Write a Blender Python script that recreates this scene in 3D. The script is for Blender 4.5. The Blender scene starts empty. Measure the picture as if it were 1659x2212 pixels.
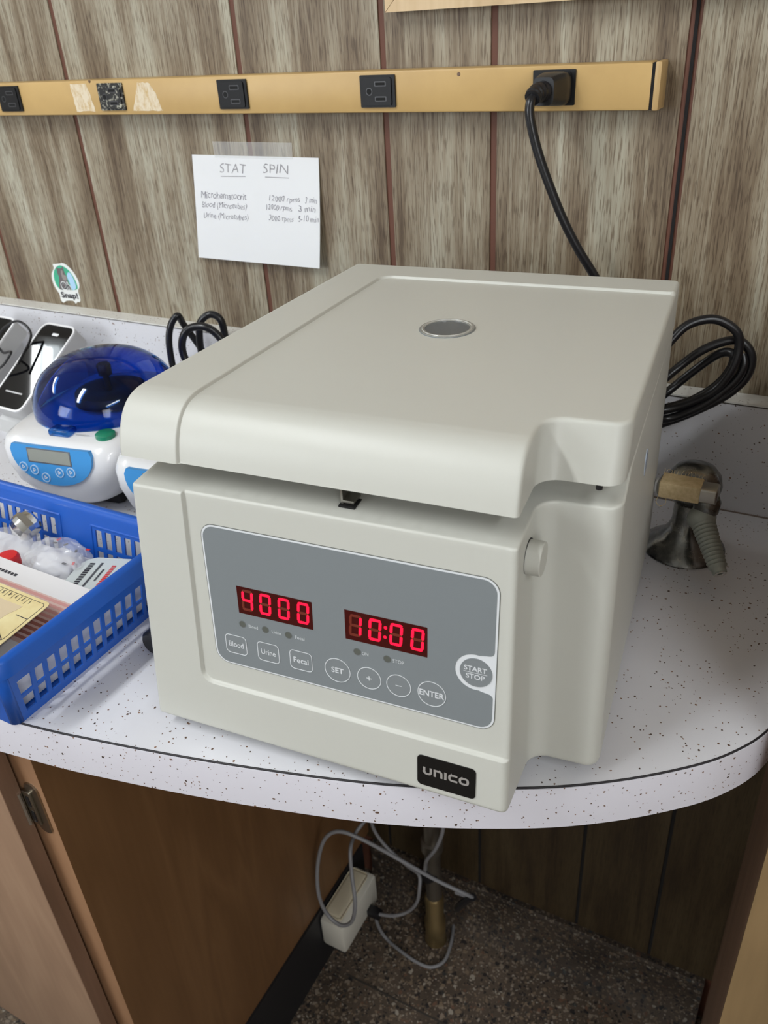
import bpy, bmesh, math, random
import numpy as np
from mathutils import Vector, Matrix
from mathutils.geometry import delaunay_2d_cdt

random.seed(7)
SC = bpy.context.scene
COL = SC.collection

# ---------------------------------------------------------------- camera
FPX, YAW, PITCH, ROLL, CD, CH = 1795.99, math.radians(-30.223), math.radians(30.916), math.radians(-3.822), 0.8208, 0.4560
def cam_axes():
    f0 = Vector((math.sin(YAW), math.cos(YAW), 0)); r0 = Vector((math.cos(YAW), -math.sin(YAW), 0))
    cp, sp = math.cos(PITCH), math.sin(PITCH)
    f = f0 * cp + Vector((0, 0, -sp)); u = f0 * sp + Vector((0, 0, cp))
    cr, sr = math.cos(ROLL), math.sin(ROLL)
    return r0 * cr + u * sr, -r0 * sr + u * cr, f
R_, U_, F_ = cam_axes()
cd = bpy.data.cameras.new('camera'); cam = bpy.data.objects.new('camera', cd); COL.objects.link(cam)
cd.sensor_width = 36; cd.lens = FPX / 2212 * 36; cd.clip_start = 0.02; cd.clip_end = 50
m = Matrix((R_, U_, -F_)).transposed().to_4x4(); m.translation = Vector((0, -CD, CH)); cam.matrix_world = m
cd.dof.use_dof = True; cd.dof.focus_distance = 0.62; cd.dof.aperture_fstop = 14.0
SC.camera = cam

# ---------------------------------------------------------------- world, lights, exposure
w = bpy.data.worlds.new('world'); SC.world = w; w.use_nodes = True
w.node_tree.nodes['Background'].inputs[0].default_value = (0.75, 0.8, 0.9, 1)
w.node_tree.nodes['Background'].inputs[1].default_value = 0.10
SC.view_settings.view_transform = 'Standard'; SC.view_settings.look = 'None'
SC.view_settings.exposure = -0.22; SC.view_settings.gamma = 1.0; SC.view_settings.use_curve_mapping = False
SC.cycles.max_bounces = 8; SC.cycles.use_denoising = True
def area(name, loc, target, sx, sy, power, color):
    l = bpy.data.lights.new(name, 'AREA'); l.shape = 'RECTANGLE'; l.size = sx; l.size_y = sy; l.energy = power; l.color = color
    o = bpy.data.objects.new(name, l); COL.objects.link(o); o.location = loc
    d = Vector(target) - Vector(loc); o.rotation_euler = d.to_track_quat('-Z', 'Y').to_euler()
    return o
ZC = 1.55
area('window_daylight', (-1.95, -2.95, 0.75), (-0.3, -0.4, 0.2), 1.0, 1.1, 28, (0.92, 0.96, 1.0))
area('window_daylight', (1.50, -2.30, 0.62), (-0.1, -0.3, 0.15), 0.95, 1.1, 21, (1.0, 0.97, 0.96))  # added fill light for the right-hand faces, no known window
# two-tube fluorescent fittings running front to back: centre x, centre y, length, watts per tube
LAMPS = [(-2.741, -0.70, 1.25, 6.0), (-0.90, -1.40, 1.25, 10.5), (1.15, -1.50, 1.25, 6.5)]
for (x, y, ln, p) in LAMPS:
    for s_ in (-1, 1):
        area('tube_light', (x + s_ * 0.036, y, ZC - 0.082), (x + s_ * 0.036, y, 0), 0.040, ln - 0.08, p, (0.97, 0.99, 1.0))

# ---------------------------------------------------------------- material helpers
def mat(name, col, rough=0.5, metal=0.0, spec=0.5, **k):
    m = bpy.data.materials.new(name); m.use_nodes = True
    b = m.node_tree.nodes['Principled BSDF']
    b.inputs['Base Color'].default_value = (*col, 1); b.inputs['Roughness'].default_value = rough
    b.inputs['Metallic'].default_value = metal; b.inputs['Specular IOR Level'].default_value = spec
    if 'trans' in k: b.inputs['Transmission Weight'].default_value = k['trans']
    if 'ior' in k: b.inputs['IOR'].default_value = k['ior']
    if 'coat' in k: b.inputs['Coat Weight'].default_value = k['coat']; b.inputs['Coat Roughness'].default_value = 0.05
    if 'emit' in k:
        b.inputs['Emission Color'].default_value = (*k['emit'], 1); b.inputs['Emission Strength'].default_value = k.get('es', 1)
    if 'alpha' in k: b.inputs['Alpha'].default_value = k['alpha']
    return m
class NT:
    def __init__(s, m):
        s.m = m; s.t = m.node_tree; s.b = s.t.nodes['Principled BSDF']
    def n(s, t, **k):
        x = s.t.nodes.new(t)
        for a, v in k.items(): setattr(x, a, v)
        return x
    def l(s, a, b): s.t.links.new(a, b)
    def coord(s, out='Object', scale=(1, 1, 1), rnd=False):
        tc = s.n('ShaderNodeTexCoord'); mp = s.n('ShaderNodeMapping'); mp.inputs['Scale'].default_value = scale
        if rnd:
            oi = s.n('ShaderNodeObjectInfo'); mu = s.n('ShaderNodeMath', operation='MULTIPLY'); mu.inputs[1].default_value = 37.0
            s.l(oi.outputs['Random'], mu.inputs[0]); cb = s.n('ShaderNodeCombineXYZ')
            s.l(mu.outputs[0], cb.inputs[0]); s.l(mu.outputs[0], cb.inputs[2])
            ad = s.n('ShaderNodeVectorMath', operation='ADD'); s.l(tc.outputs[out], ad.inputs[0]); s.l(cb.outputs[0], ad.inputs[1])
            s.l(ad.outputs[0], mp.inputs[0])
        else: s.l(tc.outputs[out], mp.inputs[0])
        return mp.outputs[0]
    def noise(s, v, scale, detail=3, rough=0.5, dist=0.0):
        x = s.n('ShaderNodeTexNoise'); x.inputs['Scale'].default_value = scale; x.inputs['Detail'].default_value = detail
        x.inputs['Roughness'].default_value = rough; x.inputs['Distortion'].default_value = dist; s.l(v, x.inputs['Vector']); return x.outputs['Fac']
    def ramp(s, v, stops, interp='LINEAR'):
        x = s.n('ShaderNodeValToRGB'); x.color_ramp.interpolation = interp
        e = x.color_ramp.elements
        while len(e) < len(stops): e.new(0.5)
        for i, (p, c) in enumerate(stops):
            e[i].position = p; e[i].color = (*c, 1) if len(c) == 3 else c
        s.l(v, x.inputs[0]); return x.outputs[0]
    def math(s, op, a, b=None, c=None, clamp=False):
        x = s.n('ShaderNodeMath', operation=op); x.use_clamp = clamp
        for i, v in enumerate((a, b, c)):
            if v is None: continue
            if isinstance(v, (int, float)): x.inputs[i].default_value = v
            else: s.l(v, x.inputs[i])
        return x.outputs[0]
    def mix(s, f, a, b, mode='MIX'):
        x = s.n('ShaderNodeMix', data_type='RGBA', blend_type=mode)
        for i, v in ((0, f), (6, a), (7, b)):
            if isinstance(v, (int, float)): x.inputs[i].default_value = v
            elif isinstance(v, tuple): x.inputs[i].default_value = (*v, 1)
            else: s.l(v, x.inputs[i])
        return x.outputs[2]
    def col(s, v): s.l(v, s.b.inputs['Base Color'])
    def bump(s, h, strength, dist=0.001):
        x = s.n('ShaderNodeBump'); x.inputs['Strength'].default_value = strength; x.inputs['Distance'].default_value = dist
        s.l(h, x.inputs['Height']); s.l(x.outputs[0], s.b.inputs['Normal'])
def g3(v): return (v, v, v)

# wood-print wall panelling
def wood_panel(name, cols, streak=1.0, rings=6.0, rough=0.5):
    m = mat(name, (0.4, 0.35, 0.28), rough); t = NT(m)
    big = t.noise(t.coord(scale=(1, 1, 0.13), rnd=True), 7.5, 2, 0.4, 0.3)
    ring = t.math('ABSOLUTE', t.math('SUBTRACT', t.math('MULTIPLY', t.math('FRACT', t.math('MULTIPLY', big, rings)), 2.0), 1.0))
    warp = t.noise(t.coord(scale=(1, 1, 0.085), rnd=True), 34.0, 4, 0.60, 1.0)
    fibre = t.noise(t.coord(scale=(1, 1, 0.026), rnd=True), 330.0, 4, 0.75, 0.5)
    pore = t.noise(t.coord(scale=(1, 1, 0.055), rnd=True), 700.0, 2, 0.6)
    a = t.math('ADD', t.math('ADD', t.math('MULTIPLY', ring, 0.15), t.math('MULTIPLY', warp, 0.56)), t.math('MULTIPLY', fibre, 0.38))
    c = t.ramp(a, [(0.38, cols[0]), (0.48, cols[1]), (0.57, cols[2]), (0.68, cols[3])])
    c = t.mix(0.75 * streak, c, t.ramp(pore, [(0.40, (0.40, 0.33, 0.27)), (0.47, (1, 1, 1))]), 'MULTIPLY')
    tone = t.noise(t.coord(scale=(1, 1, 0.3), rnd=True), 9.0, 2)
    c = t.mix(0.55, c, t.ramp(tone, [(0.35, (0.76, 0.70, 0.62)), (0.65, (1.06, 1.08, 1.08))]), 'MULTIPLY')
    t.col(c); t.bump(pore, 0.25, 0.0005)
    return m
M = {}
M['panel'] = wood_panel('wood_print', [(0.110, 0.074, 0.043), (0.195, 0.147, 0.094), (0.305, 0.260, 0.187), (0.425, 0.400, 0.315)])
M['panel_low'] = wood_panel('wood_print_shaded', [(0.026, 0.016, 0.008), (0.042, 0.027, 0.012), (0.056, 0.038, 0.017), (0.066, 0.047, 0.023)], 0.6)  # same panelling, with the under-counter shade put into darker colours
M['groove'] = mat('groove_brown', (0.125, 0.046, 0.026), 0.6)
M['black_gap'] = mat('gap_black', (0.006, 0.005, 0.005), 0.9)

def laminate(name, base, clump_at=0.43):
    m = mat(name, base, 0.32, spec=0.5); t = NT(m)
    tc = t.coord()
    dn = t.n('ShaderNodeTexNoise'); dn.inputs['Scale'].default_value = 260; dn.inputs['Detail'].default_value = 2; t.l(tc, dn.inputs['Vector'])
    ad = t.n('ShaderNodeVectorMath', operation='MULTIPLY_ADD'); t.l(dn.outputs['Color'], ad.inputs[0]); ad.inputs[1].default_value = g3(0.0022); t.l(tc, ad.inputs[2])
    c = None
    for (sc, off, r0, r1) in ((135, 0.0, -0.04, 0.16), (180, 3.1, -0.02, 0.17), (250, 7.3, 0.0, 0.19)):
        mp = t.n('ShaderNodeMapping'); mp.inputs['Location'].default_value = g3(off); t.l(ad.outputs[0], mp.inputs[0])
        vo = t.n('ShaderNodeTexVoronoi'); vo.inputs['Scale'].default_value = sc; t.l(mp.outputs[0], vo.inputs['Vector'])
        sep = t.n('ShaderNodeSeparateColor'); t.l(vo.outputs['Color'], sep.inputs[0])
        rad = t.math('MULTIPLY_ADD', sep.outputs[0], r1 - r0, r0)
        f = t.math('LESS_THAN', vo.outputs['Distance'], rad)
        clump = t.math('GREATER_THAN', t.noise(tc, 30, 2), clump_at)
        f = t.math('MULTIPLY', f, clump)
        fc = t.mix(sep.outputs[1], (0.045, 0.030, 0.022), (0.24, 0.13, 0.08))
        c = t.mix(f, c if c is not None else base, fc)
    t.col(c); t.bump(t.noise(tc, 900, 2), 0.03, 0.0003)
    return m
M['laminate'] = laminate('laminate_top', (0.70, 0.70, 0.735))
M['cap'] = laminate('laminate_cap', (0.74, 0.73, 0.69))
M['edge'] = laminate('laminate_edge', (0.66, 0.645, 0.70), 0.30)
M['seam'] = mat('laminate_core', (0.012, 0.01, 0.012), 0.6)

def beige(name, base):
    m = mat(name, base, 0.42, spec=0.45); t = NT(m)
    tc = t.coord()
    n1 = t.noise(tc, 14, 4, 0.6); c = t.mix(t.math('MULTIPLY', n1, 0.22), base, tuple(x * 0.86 for x in base))
    t.col(c); t.bump(t.noise(tc, 1500, 2, 0.6), 0.10, 0.0002)
    return m
M['body'] = beige('beige_plastic', (0.525, 0.525, 0.478))
M['lid'] = beige('beige_plastic_lid', (0.53, 0.53, 0.483))
M['panel_grey'] = mat('membrane_grey', (0.195, 0.215, 0.225), 0.38)
M['panel_btn'] = mat('membrane_button', (0.20, 0.218, 0.227), 0.33)
M['panel_white'] = mat('membrane_white', (0.66, 0.68, 0.70), 0.4)
M['hole_dark'] = mat('led_hole', (0.10, 0.105, 0.09), 0.4)
M['led_back'] = mat('led_window', (0.030, 0.002, 0.002), 0.25, emit=(0.10, 0.004, 0.002), es=0.22)
M['led_ghost'] = mat('led_unlit', (0.12, 0.02, 0.01), 0.4, emit=(0.22, 0.02, 0.01), es=0.16)
M['led_on'] = mat('led_red', (0.6, 0.0, 0.01), 0.4, emit=(1.0, 0.006, 0.04), es=1.9)
M['plaque'] = mat('plaque_black', (0.006, 0.006, 0.006), 0.25)
M['plaque_text'] = mat('plaque_silver', (0.30, 0.28, 0.26), 0.4)
M['steel'] = mat('steel', (0.42, 0.40, 0.36), 0.35, 1.0)
M['chrome'] = mat('chrome', (0.75, 0.74, 0.72), 0.09, 1.0)
def tarnish(name):
    m = mat(name, (0.3, 0.3, 0.28), 0.3, 0.9); t = NT(m); tc = t.coord()
    n = t.noise(tc, 70, 5, 0.65)
    t.col(t.ramp(n, [(0.36, (0.13, 0.13, 0.125)), (0.52, (0.20, 0.20, 0.19)), (0.70, (0.30, 0.29, 0.25))]))
    t.l(t.ramp(n, [(0.35, g3(0.14)), (0.7, g3(0.34))]), t.b.inputs['Roughness']); return m
M['tarnish'] = tarnish('tarnished_chrome')
M['barb'] = mat('oxidised_barb', (0.34, 0.36, 0.32), 0.55, 0.3)
M['black'] = mat('black_plastic', (0.012, 0.012, 0.014), 0.35)
M['cable'] = mat('black_cable', (0.010, 0.010, 0.012), 0.30)
M['rubber'] = mat('black_rubber', (0.015, 0.015, 0.016), 0.7)
def tan_paint():
    m = mat('tan_enamel', (0.55, 0.36, 0.13), 0.42); t = NT(m); tc = t.coord()
    t.col(t.ramp(t.noise(tc, 12, 5, 0.6), [(0.3, (0.50, 0.325, 0.125)), (0.7, (0.58, 0.385, 0.15))])); t.bump(t.noise(tc, 400, 2), 0.08, 0.0003); return m
M['tan'] = tan_paint()
M['tan_end'] = mat('tan_end_cap', (0.50, 0.33, 0.14), 0.45)
def residue():
    m = mat('tape_residue', (0.72, 0.60, 0.42), 0.8); t = NT(m)
    t.col(t.ramp(t.noise(t.coord(scale=(1, 1, 0.5)), 160, 4, 0.7), [(0.35, (0.56, 0.39, 0.18)), (0.55, (0.72, 0.62, 0.46))])); return m
M['residue'] = residue()
def worn_black():
    m = mat('scraped_black', (0.012, 0.012, 0.012), 0.5); t = NT(m)
    t.col(t.ramp(t.noise(t.coord(), 190, 6, 0.7, 0.6), [(0.53, (0.012, 0.012, 0.012)), (0.59, (0.42, 0.41, 0.33))])); return m
M['worn'] = worn_black()
M['paper'] = mat('paper_white', (0.78, 0.79, 0.80), 0.75)
M['ink'] = mat('pencil_grey', (0.16, 0.15, 0.19), 0.7)
M['ink2'] = mat('pencil_light', (0.30, 0.29, 0.31), 0.7)
M['tape'] = mat('clear_tape', (0.85, 0.86, 0.85), 0.28, alpha=0.15)
M['sticker_white'] = mat('sticker_white', (0.8, 0.82, 0.80), 0.35)
M['sticker_green'] = mat('sticker_green', (0.05, 0.42, 0.25), 0.35)
M['sticker_blue'] = mat('sticker_blue', (0.42, 0.65, 0.86), 0.35)
M['sticker_grey'] = mat('sticker_grey', (0.14, 0.12, 0.125), 0.4)
M['sticker_grey2'] = mat('sticker_grey_light', (0.30, 0.27, 0.25), 0.4)
M['black_ink'] = mat('black_ink', (0.02, 0.02, 0.03), 0.5)
M['red_ink'] = mat('red_ink', (0.65, 0.03, 0.04), 0.5)
M['white_plastic'] = mat('white_plastic', (0.74, 0.74, 0.75), 0.22, coat=0.5)
M['grey_plastic'] = mat('grey_plastic', (0.50, 0.50, 0.50), 0.4)
M['mini_blue'] = mat('panel_blue', (0.06, 0.30, 0.66), 0.3)
M['lcd'] = mat('lcd_grey', (0.30, 0.31, 0.27), 0.2)
M['btn_rim'] = mat('button_clear_rim', (0.45, 0.62, 0.82), 0.15)
M['green'] = mat('green_button', (0.01, 0.20, 0.11), 0.35)
def dome_mat():
    m = mat('blue_dome', (0.03, 0.20, 0.66), 0.02, trans=1.0, ior=1.12, coat=0.6); return m
M['dome'] = dome_mat()
M['screen'] = mat('glossy_black_screen', (0.004, 0.004, 0.005), 0.03, spec=0.5)
M['basket'] = mat('blue_basket', (0.010, 0.095, 0.46), 0.34)
M['clear'] = mat('clear_bag', (0.94, 0.95, 0.97), 0.08, alpha=0.20)
M['clear2'] = mat('clear_glass', (1, 1, 1), 0.03, trans=1.0, ior=1.3)
M['pink'] = mat('pink_stripe', (0.55, 0.27, 0.25), 0.6)
M['redstripe'] = mat('rust_stripe', (0.34, 0.13, 0.10), 0.6)
M['red'] = mat('red_plastic', (0.62, 0.015, 0.02), 0.35)
def yellow():
    m = mat('yellowed_card', (0.72, 0.60, 0.30), 0.55); t = NT(m)
    t.col(t.ramp(t.noise(t.coord(), 30, 4, 0.6), [(0.35, (0.66, 0.52, 0.24)), (0.65, (0.76, 0.66, 0.36))])); return m
M['yellow'] = yellow()
M['stain'] = mat('label_stained', (0.62, 0.50, 0.33), 0.7)
M['booklet'] = mat('booklet_white', (0.70, 0.69, 0.70), 0.5)
M['blister'] = mat('blister_grey', (0.58, 0.63, 0.63), 0.35)
def cloth():
    m = mat('cloth_tape', (0.45, 0.34, 0.17), 0.9); t = NT(m)
    t.col(t.ramp(t.noise(t.coord(), 220, 4, 0.6), [(0.3, (0.50, 0.38, 0.20)), (0.7, (0.68, 0.54, 0.32))])); t.bump(t.noise(t.coord(scale=(1, 1, 3)), 900, 2), 0.5, 0.0005); return m
M['cloth'] = cloth()
def plywood(name, c0, c1, c2, rough=0.45):
    m = mat(name, c1, rough); t = NT(m)
    n = t.noise(t.coord(scale=(1, 1, 0.14), rnd=True), 9, 4, 0.5, 0.8)
    f = t.math('ABSOLUTE', t.math('SUBTRACT', t.math('MULTIPLY', t.math('FRACT', t.math('MULTIPLY', n, 6.0)), 2.0), 1.0))
    fine = t.noise(t.coord(scale=(1, 1, 0.05), rnd=True), 160, 4, 0.6)
    a = t.math('ADD', t.math('MULTIPLY', f, 0.45), t.math('MULTIPLY', fine, 0.5))
    t.col(t.ramp(a, [(0.2, c0), (0.5, c1), (0.8, c2)])); return m
M['ply'] = plywood('cabinet_wood', (0.145, 0.070, 0.027), (0.168, 0.083, 0.033), (0.19, 0.097, 0.040))
M['door'] = plywood('cabinet_door_wood', (0.265, 0.165, 0.105), (0.295, 0.185, 0.118), (0.325, 0.21, 0.135))
M['frame_wood'] = plywood('face_frame_wood', (0.25, 0.13, 0.065), (0.28, 0.15, 0.078), (0.31, 0.17, 0.09))
M['edge_wood'] = plywood('door_edge_wood', (0.13, 0.075, 0.045), (0.16, 0.09, 0.055), (0.19, 0.11, 0.07))
M['oak'] = plywood('oak_trim', (0.52, 0.36, 0.19), (0.60, 0.43, 0.24), (0.66, 0.49, 0.29))
M['oak_dull'] = plywood('oak_trim_dull', (0.20, 0.13, 0.06), (0.23, 0.15, 0.07), (0.26, 0.17, 0.08))
M['cork'] = mat('cork', (0.42, 0.27, 0.14), 0.9)
M['toe'] = mat('black_toe', (0.012, 0.012, 0.014), 0.5)
def terrazzo(name, dark=1.0):
    m = mat(name, (0.2, 0.16, 0.13), 0.75, spec=0.25); t = NT(m); tc = t.coord()
    base = t.ramp(t.noise(tc, 9, 4, 0.6), [(0.3, (0.055 * dark, 0.040 * dark, 0.029 * dark)), (0.7, (0.120 * dark, 0.090 * dark, 0.066 * dark))])
    dn = t.n('ShaderNodeTexNoise'); dn.inputs['Scale'].default_value = 130; dn.inputs['Detail'].default_value = 3; t.l(tc, dn.inputs['Vector'])
    ad = t.n('ShaderNodeVectorMath', operation='MULTIPLY_ADD'); t.l(dn.outputs['Color'], ad.inputs[0]); ad.inputs[1].default_value = g3(0.010); t.l(tc, ad.inputs[2])
    c = base
    for sc, th, off in ((240, 0.36, 0), (170, 0.34, 5), (105, 0.30, 9)):
        mp = t.n('ShaderNodeMapping'); mp.inputs['Location'].default_value = g3(off); t.l(ad.outputs[0], mp.inputs[0])
        vo = t.n('ShaderNodeTexVoronoi'); vo.inputs['Scale'].default_value = sc; t.l(mp.outputs[0], vo.inputs['Vector'])
        sep = t.n('ShaderNodeSeparateColor'); t.l(vo.outputs['Color'], sep.inputs[0])
        cc = t.ramp(sep.outputs[1], [(0.0, (0.015, 0.015, 0.016)), (0.30, (0.03, 0.033, 0.033)), (0.36, (0.20 * dark, 0.145 * dark, 0.095 * dark)), (0.6, (0.25 * dark, 0.20 * dark, 0.15 * dark)), (0.86, (0.15 * dark, 0.08 * dark, 0.05 * dark)), (0.92, (0.36 * dark, 0.32 * dark, 0.26 * dark))], 'CONSTANT')
        f = t.math('LESS_THAN', vo.outputs['Distance'], t.math('MULTIPLY', sep.outputs[0], th * 1.5))
        c = t.mix(t.math('MULTIPLY', f, 0.85), c, cc)
    t.col(c); return m
M['terrazzo'] = terrazzo('terrazzo_floor'); M['cove'] = terrazzo('terrazzo_base_shaded', 0.55)  # cove base is a darkened copy, under-counter shade put into its colour
M['strip_metal'] = mat('divider_metal', (0.08, 0.07, 0.06), 0.5, 0.5)
M['cream'] = mat('cream_plastic', (0.60, 0.54, 0.40), 0.45)
M['cream2'] = mat('cream_plastic_pale', (0.62, 0.60, 0.53), 0.45)
M['grey_cord'] = mat('grey_cord', (0.22, 0.22, 0.23), 0.45)
M['pipe'] = mat('pipe_steel', (0.20, 0.18, 0.15), 0.4, 0.8)
M['brass'] = mat('pipe_brass', (0.42, 0.32, 0.16), 0.35, 0.9)
M['hinge'] = mat('hinge_steel', (0.36, 0.33, 0.27), 0.3, 1.0)
M['wall_paint'] = mat('wall_paint', (0.42, 0.38, 0.32), 0.8)
M['ceiling'] = mat('ceiling_tile', (0.62, 0.62, 0.59), 0.9)
M['tube'] = mat('fluorescent_tube', (1, 1, 1), 0.5, emit=(0.86, 0.95, 1.0), es=9.0)
M['fixture'] = mat('fixture_white', (0.8, 0.8, 0.8), 0.5)
M['sky_glass'] = mat('daylit_pane', (0.9, 0.95, 1), 0.3, emit=(0.85, 0.93, 1.0), es=2.2)
M['outlet'] = mat('outlet_black', (0.010, 0.010, 0.011), 0.45, spec=0.3)
M['slot_edge'] = mat('slot_edge_grey', (0.055, 0.055, 0.06), 0.35)
M['slot'] = mat('slot_dark', (0.002, 0.002, 0.002), 0.8)

# ---------------------------------------------------------------- mesh helpers
def link(name, me, parent=None, mat_=None):
    o = bpy.data.objects.new(name, me); COL.objects.link(o)
    if parent is not None: o.parent = parent
    if mat_ is not None: me.materials.append(mat_)
    return o
def mesh(name, V, F, mt, parent=None, smooth=None):
    me = bpy.data.meshes.new(name); me.from_pydata([tuple(map(float, v)) for v in V], [], F)
    bm = bmesh.new(); bm.from_mesh(me); bmesh.ops.recalc_face_normals(bm, faces=bm.faces[:]); bm.to_mesh(me); bm.free()
    if smooth is not None:
        me.shade_smooth(); me.set_sharp_from_angle(angle=math.radians(smooth))
    me.update(); return link(name, me, parent, mt)
def from_bm(name, bm, mt, parent=None, smooth=None):
    bmesh.ops.recalc_face_normals(bm, faces=bm.faces[:])
    me = bpy.data.meshes.new(name); bm.to_mesh(me); bm.free()
    if smooth is not None: me.shade_smooth(); me.set_sharp_from_angle(angle=math.radians(smooth))
    return link(name, me, parent, mt)
def box(name, lo, hi, mt, parent=None, bev=0.0, seg=2, rot=None):
    bm = bmesh.new(); c = [(a + b) / 2 for a, b in zip(lo, hi)]; d = [abs(b - a) for a, b in zip(lo, hi)]
    bmesh.ops.create_cube(bm, size=1, matrix=Matrix.Diagonal((*d, 1)))
    if bev: bmesh.ops.bevel(bm, geom=bm.edges[:], offset=bev, segments=seg, affect='EDGES', profile=0.5)
    mx = Matrix.Translation(c) @ (rot.to_4x4() if rot else Matrix.Identity(4))
    bmesh.ops.transform(bm, matrix=mx, verts=bm.verts[:])
    return from_bm(name, bm, mt, parent, 40 if bev else None)
def empty(name, label, cat, loc=(0, 0, 0), rz=0, group=None):
    o = bpy.data.objects.new(name, None); COL.objects.link(o); o.location = loc; o.rotation_euler = (0, 0, rz); o.empty_display_size = 0.02
    o['label'] = label; o['category'] = cat
    if group: o['group'] = group
    return o
def tag(o, label, cat, group=None):
    o['label'] = label; o['category'] = cat
    if group: o['group'] = group
    return o
def struct(o): o['kind'] = 'structure'; return o
def catmull(P, n=8, closed=False):
    P = [Vector(p) for p in P]; out = []
    N = len(P); rng = range(N if closed else N - 1)
    for i in rng:
        a, b, c, d = (P[(i - 1) % N] if closed or i > 0 else P[0] * 2 - P[1]), P[i], P[(i + 1) % N], (P[(i + 2) % N] if closed or i + 2 < N else P[-1] * 2 - P[-2])
        for k in range(n):
            t = k / n
            out.append(0.5 * ((2 * b) + (c - a) * t + (2 * a - 5 * b + 4 * c - d) * t * t + (3 * b - a - 3 * c + d) * t ** 3))
    if not closed: out.append(P[-1])
    return out
def tube(name, P, r, mt, parent=None, n=8, seg=10, closed=False, rfun=None, smooth_pts=True):
    pts = catmull(P, n, closed) if smooth_pts else [Vector(p) for p in P]
    V, F = [], []; T = len(pts)
    tang = [(pts[min(i + 1, T - 1)] - pts[max(i - 1, 0)]).normalized() for i in range(T)]
    up = Vector((0, 0, 1)) if abs(tang[0].z) < 0.9 else Vector((1, 0, 0))
    nrm = (up - tang[0] * up.dot(tang[0])).normalized()
    for i, p in enumerate(pts):
        nrm = (nrm - tang[i] * nrm.dot(tang[i])).normalized(); bn = tang[i].cross(nrm)
        rr = rfun(i / (T - 1)) if rfun else r
        for k in range(seg):
            a = 2 * math.pi * k / seg; V.append(p + (nrm * math.cos(a) + bn * math.sin(a)) * rr)
    for i in range(T - 1):
        for k in range(seg):
            a = i * seg + k; b = i * seg + (k + 1) % seg; F.append((a, b, b + seg, a + seg))
    F.append(tuple(range(seg))[::-1]); F.append(tuple((T - 1) * seg + k for k in range(seg)))
    return mesh(name, V, F, mt, parent, 50)
def lathe(name, prof, mt, parent=None, loc=(0, 0, 0), seg=40, rot=None, smooth=40, cap=True):
    V, F = [], []
    R = rot or Matrix.Identity(3); L = Vector(loc)
    for r, z in prof:
        for k in range(seg):
            a = 2 * math.pi * k / seg; V.append(L + R @ Vector((r * math.cos(a), r * math.sin(a), z)))
    n = len(prof)
    for i in range(n - 1):
        for k in range(seg):
            a = i * seg + k; b = i * seg + (k + 1) % seg; F.append((a, b, b + seg, a + seg))
    if cap:
        F.append(tuple(range(seg))); F.append(tuple((n - 1) * seg + k for k in range(seg)))
    return mesh(name, V, F, mt, parent, smooth)
def rrect(cx, cz, w, h, r, n=6):
    out = []
    for (sx, sz, a0) in ((1, 1, 0), (-1, 1, 90), (-1, -1, 180), (1, -1, 270)):
        for k in range(n + 1):
            a = math.radians(a0 + 90 * k / n); out.append((cx + sx * (w / 2 - r) + r * math.cos(a), cz + sz * (h / 2 - r) + r * math.sin(a)))
    return out
def circ(cx, cz, r, n=32): return [(cx + r * math.cos(2 * math.pi * k / n), cz + r * math.sin(2 * math.pi * k / n)) for k in range(n)]
def plate(name, pts, fn, o0, o1, mt, parent=None, smooth=None):
    """thin solid plate: 2-D outline mapped by fn(u, z, off)"""
    n = len(pts); V = [fn(u, z, o1) for u, z in pts] + [fn(u, z, o0) for u, z in pts]
    F = [tuple(range(n)), tuple(range(2 * n - 1, n - 1, -1))] + [(i, (i + 1) % n, n + (i + 1) % n, n + i) for i in range(n)]
    return mesh(name, V, F, mt, parent, smooth)
def ring(name, a, b, fn, o0, o1, mt, parent=None):
    n = len(a); V = [fn(*p, o1) for p in a] + [fn(*p, o1) for p in b] + [fn(*p, o0) for p in a] + [fn(*p, o0) for p in b]; F = []
    for i in range(n):
        j = (i + 1) % n
        F += [(i, j, n + j, n + i), (i, j, 2 * n + j, 2 * n + i), (n + i, n + j, 3 * n + j, 3 * n + i)]
    return mesh(name, V, F, mt, parent)
def grow(pts, d):
    n = len(pts); out = []
    A = sum(pts[i][0] * pts[(i + 1) % n][1] - pts[(i + 1) % n][0] * pts[i][1] for i in range(n)); s = 1 if A > 0 else -1
    for i in range(n):
        p, q = pts[i - 1], pts[(i + 1) % n]; t = Vector((q[0] - p[0], q[1] - p[1])).normalized()
        out.append((pts[i][0] + s * t.y * d, pts[i][1] - s * t.x * d))
    return out
def stroke(name, paths, wd, fn, off, mt, parent=None, th=0.0001):
    """flat ribbons along 2-D polylines"""
    V, F = [], []
    for P in paths:
        P = [Vector(p) for p in P]; b0 = len(V)
        for i, p in enumerate(P):
            d1 = (P[i] - P[i - 1]).normalized() if i else (P[1] - P[0]).normalized()
            d2 = (P[i + 1] - P[i]).normalized() if i < len(P) - 1 else d1
            t = (d1 + d2); t = t.normalized() if t.length > 1e-6 else d1
            nn = Vector((-t.y, t.x)); k = 1 / max(0.5, nn.dot(Vector((-d1.y, d1.x))))
            for s in (1, -1):
                q = p + nn * s * wd / 2 * k; V.append(fn(q.x, q.y, off + th))
        for i in range(len(P) - 1): F.append((b0 + 2 * i, b0 + 2 * i + 1, b0 + 2 * i + 3, b0 + 2 * i + 2))
    return mesh(name, V, F, mt, parent)
_tc = {}
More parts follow.
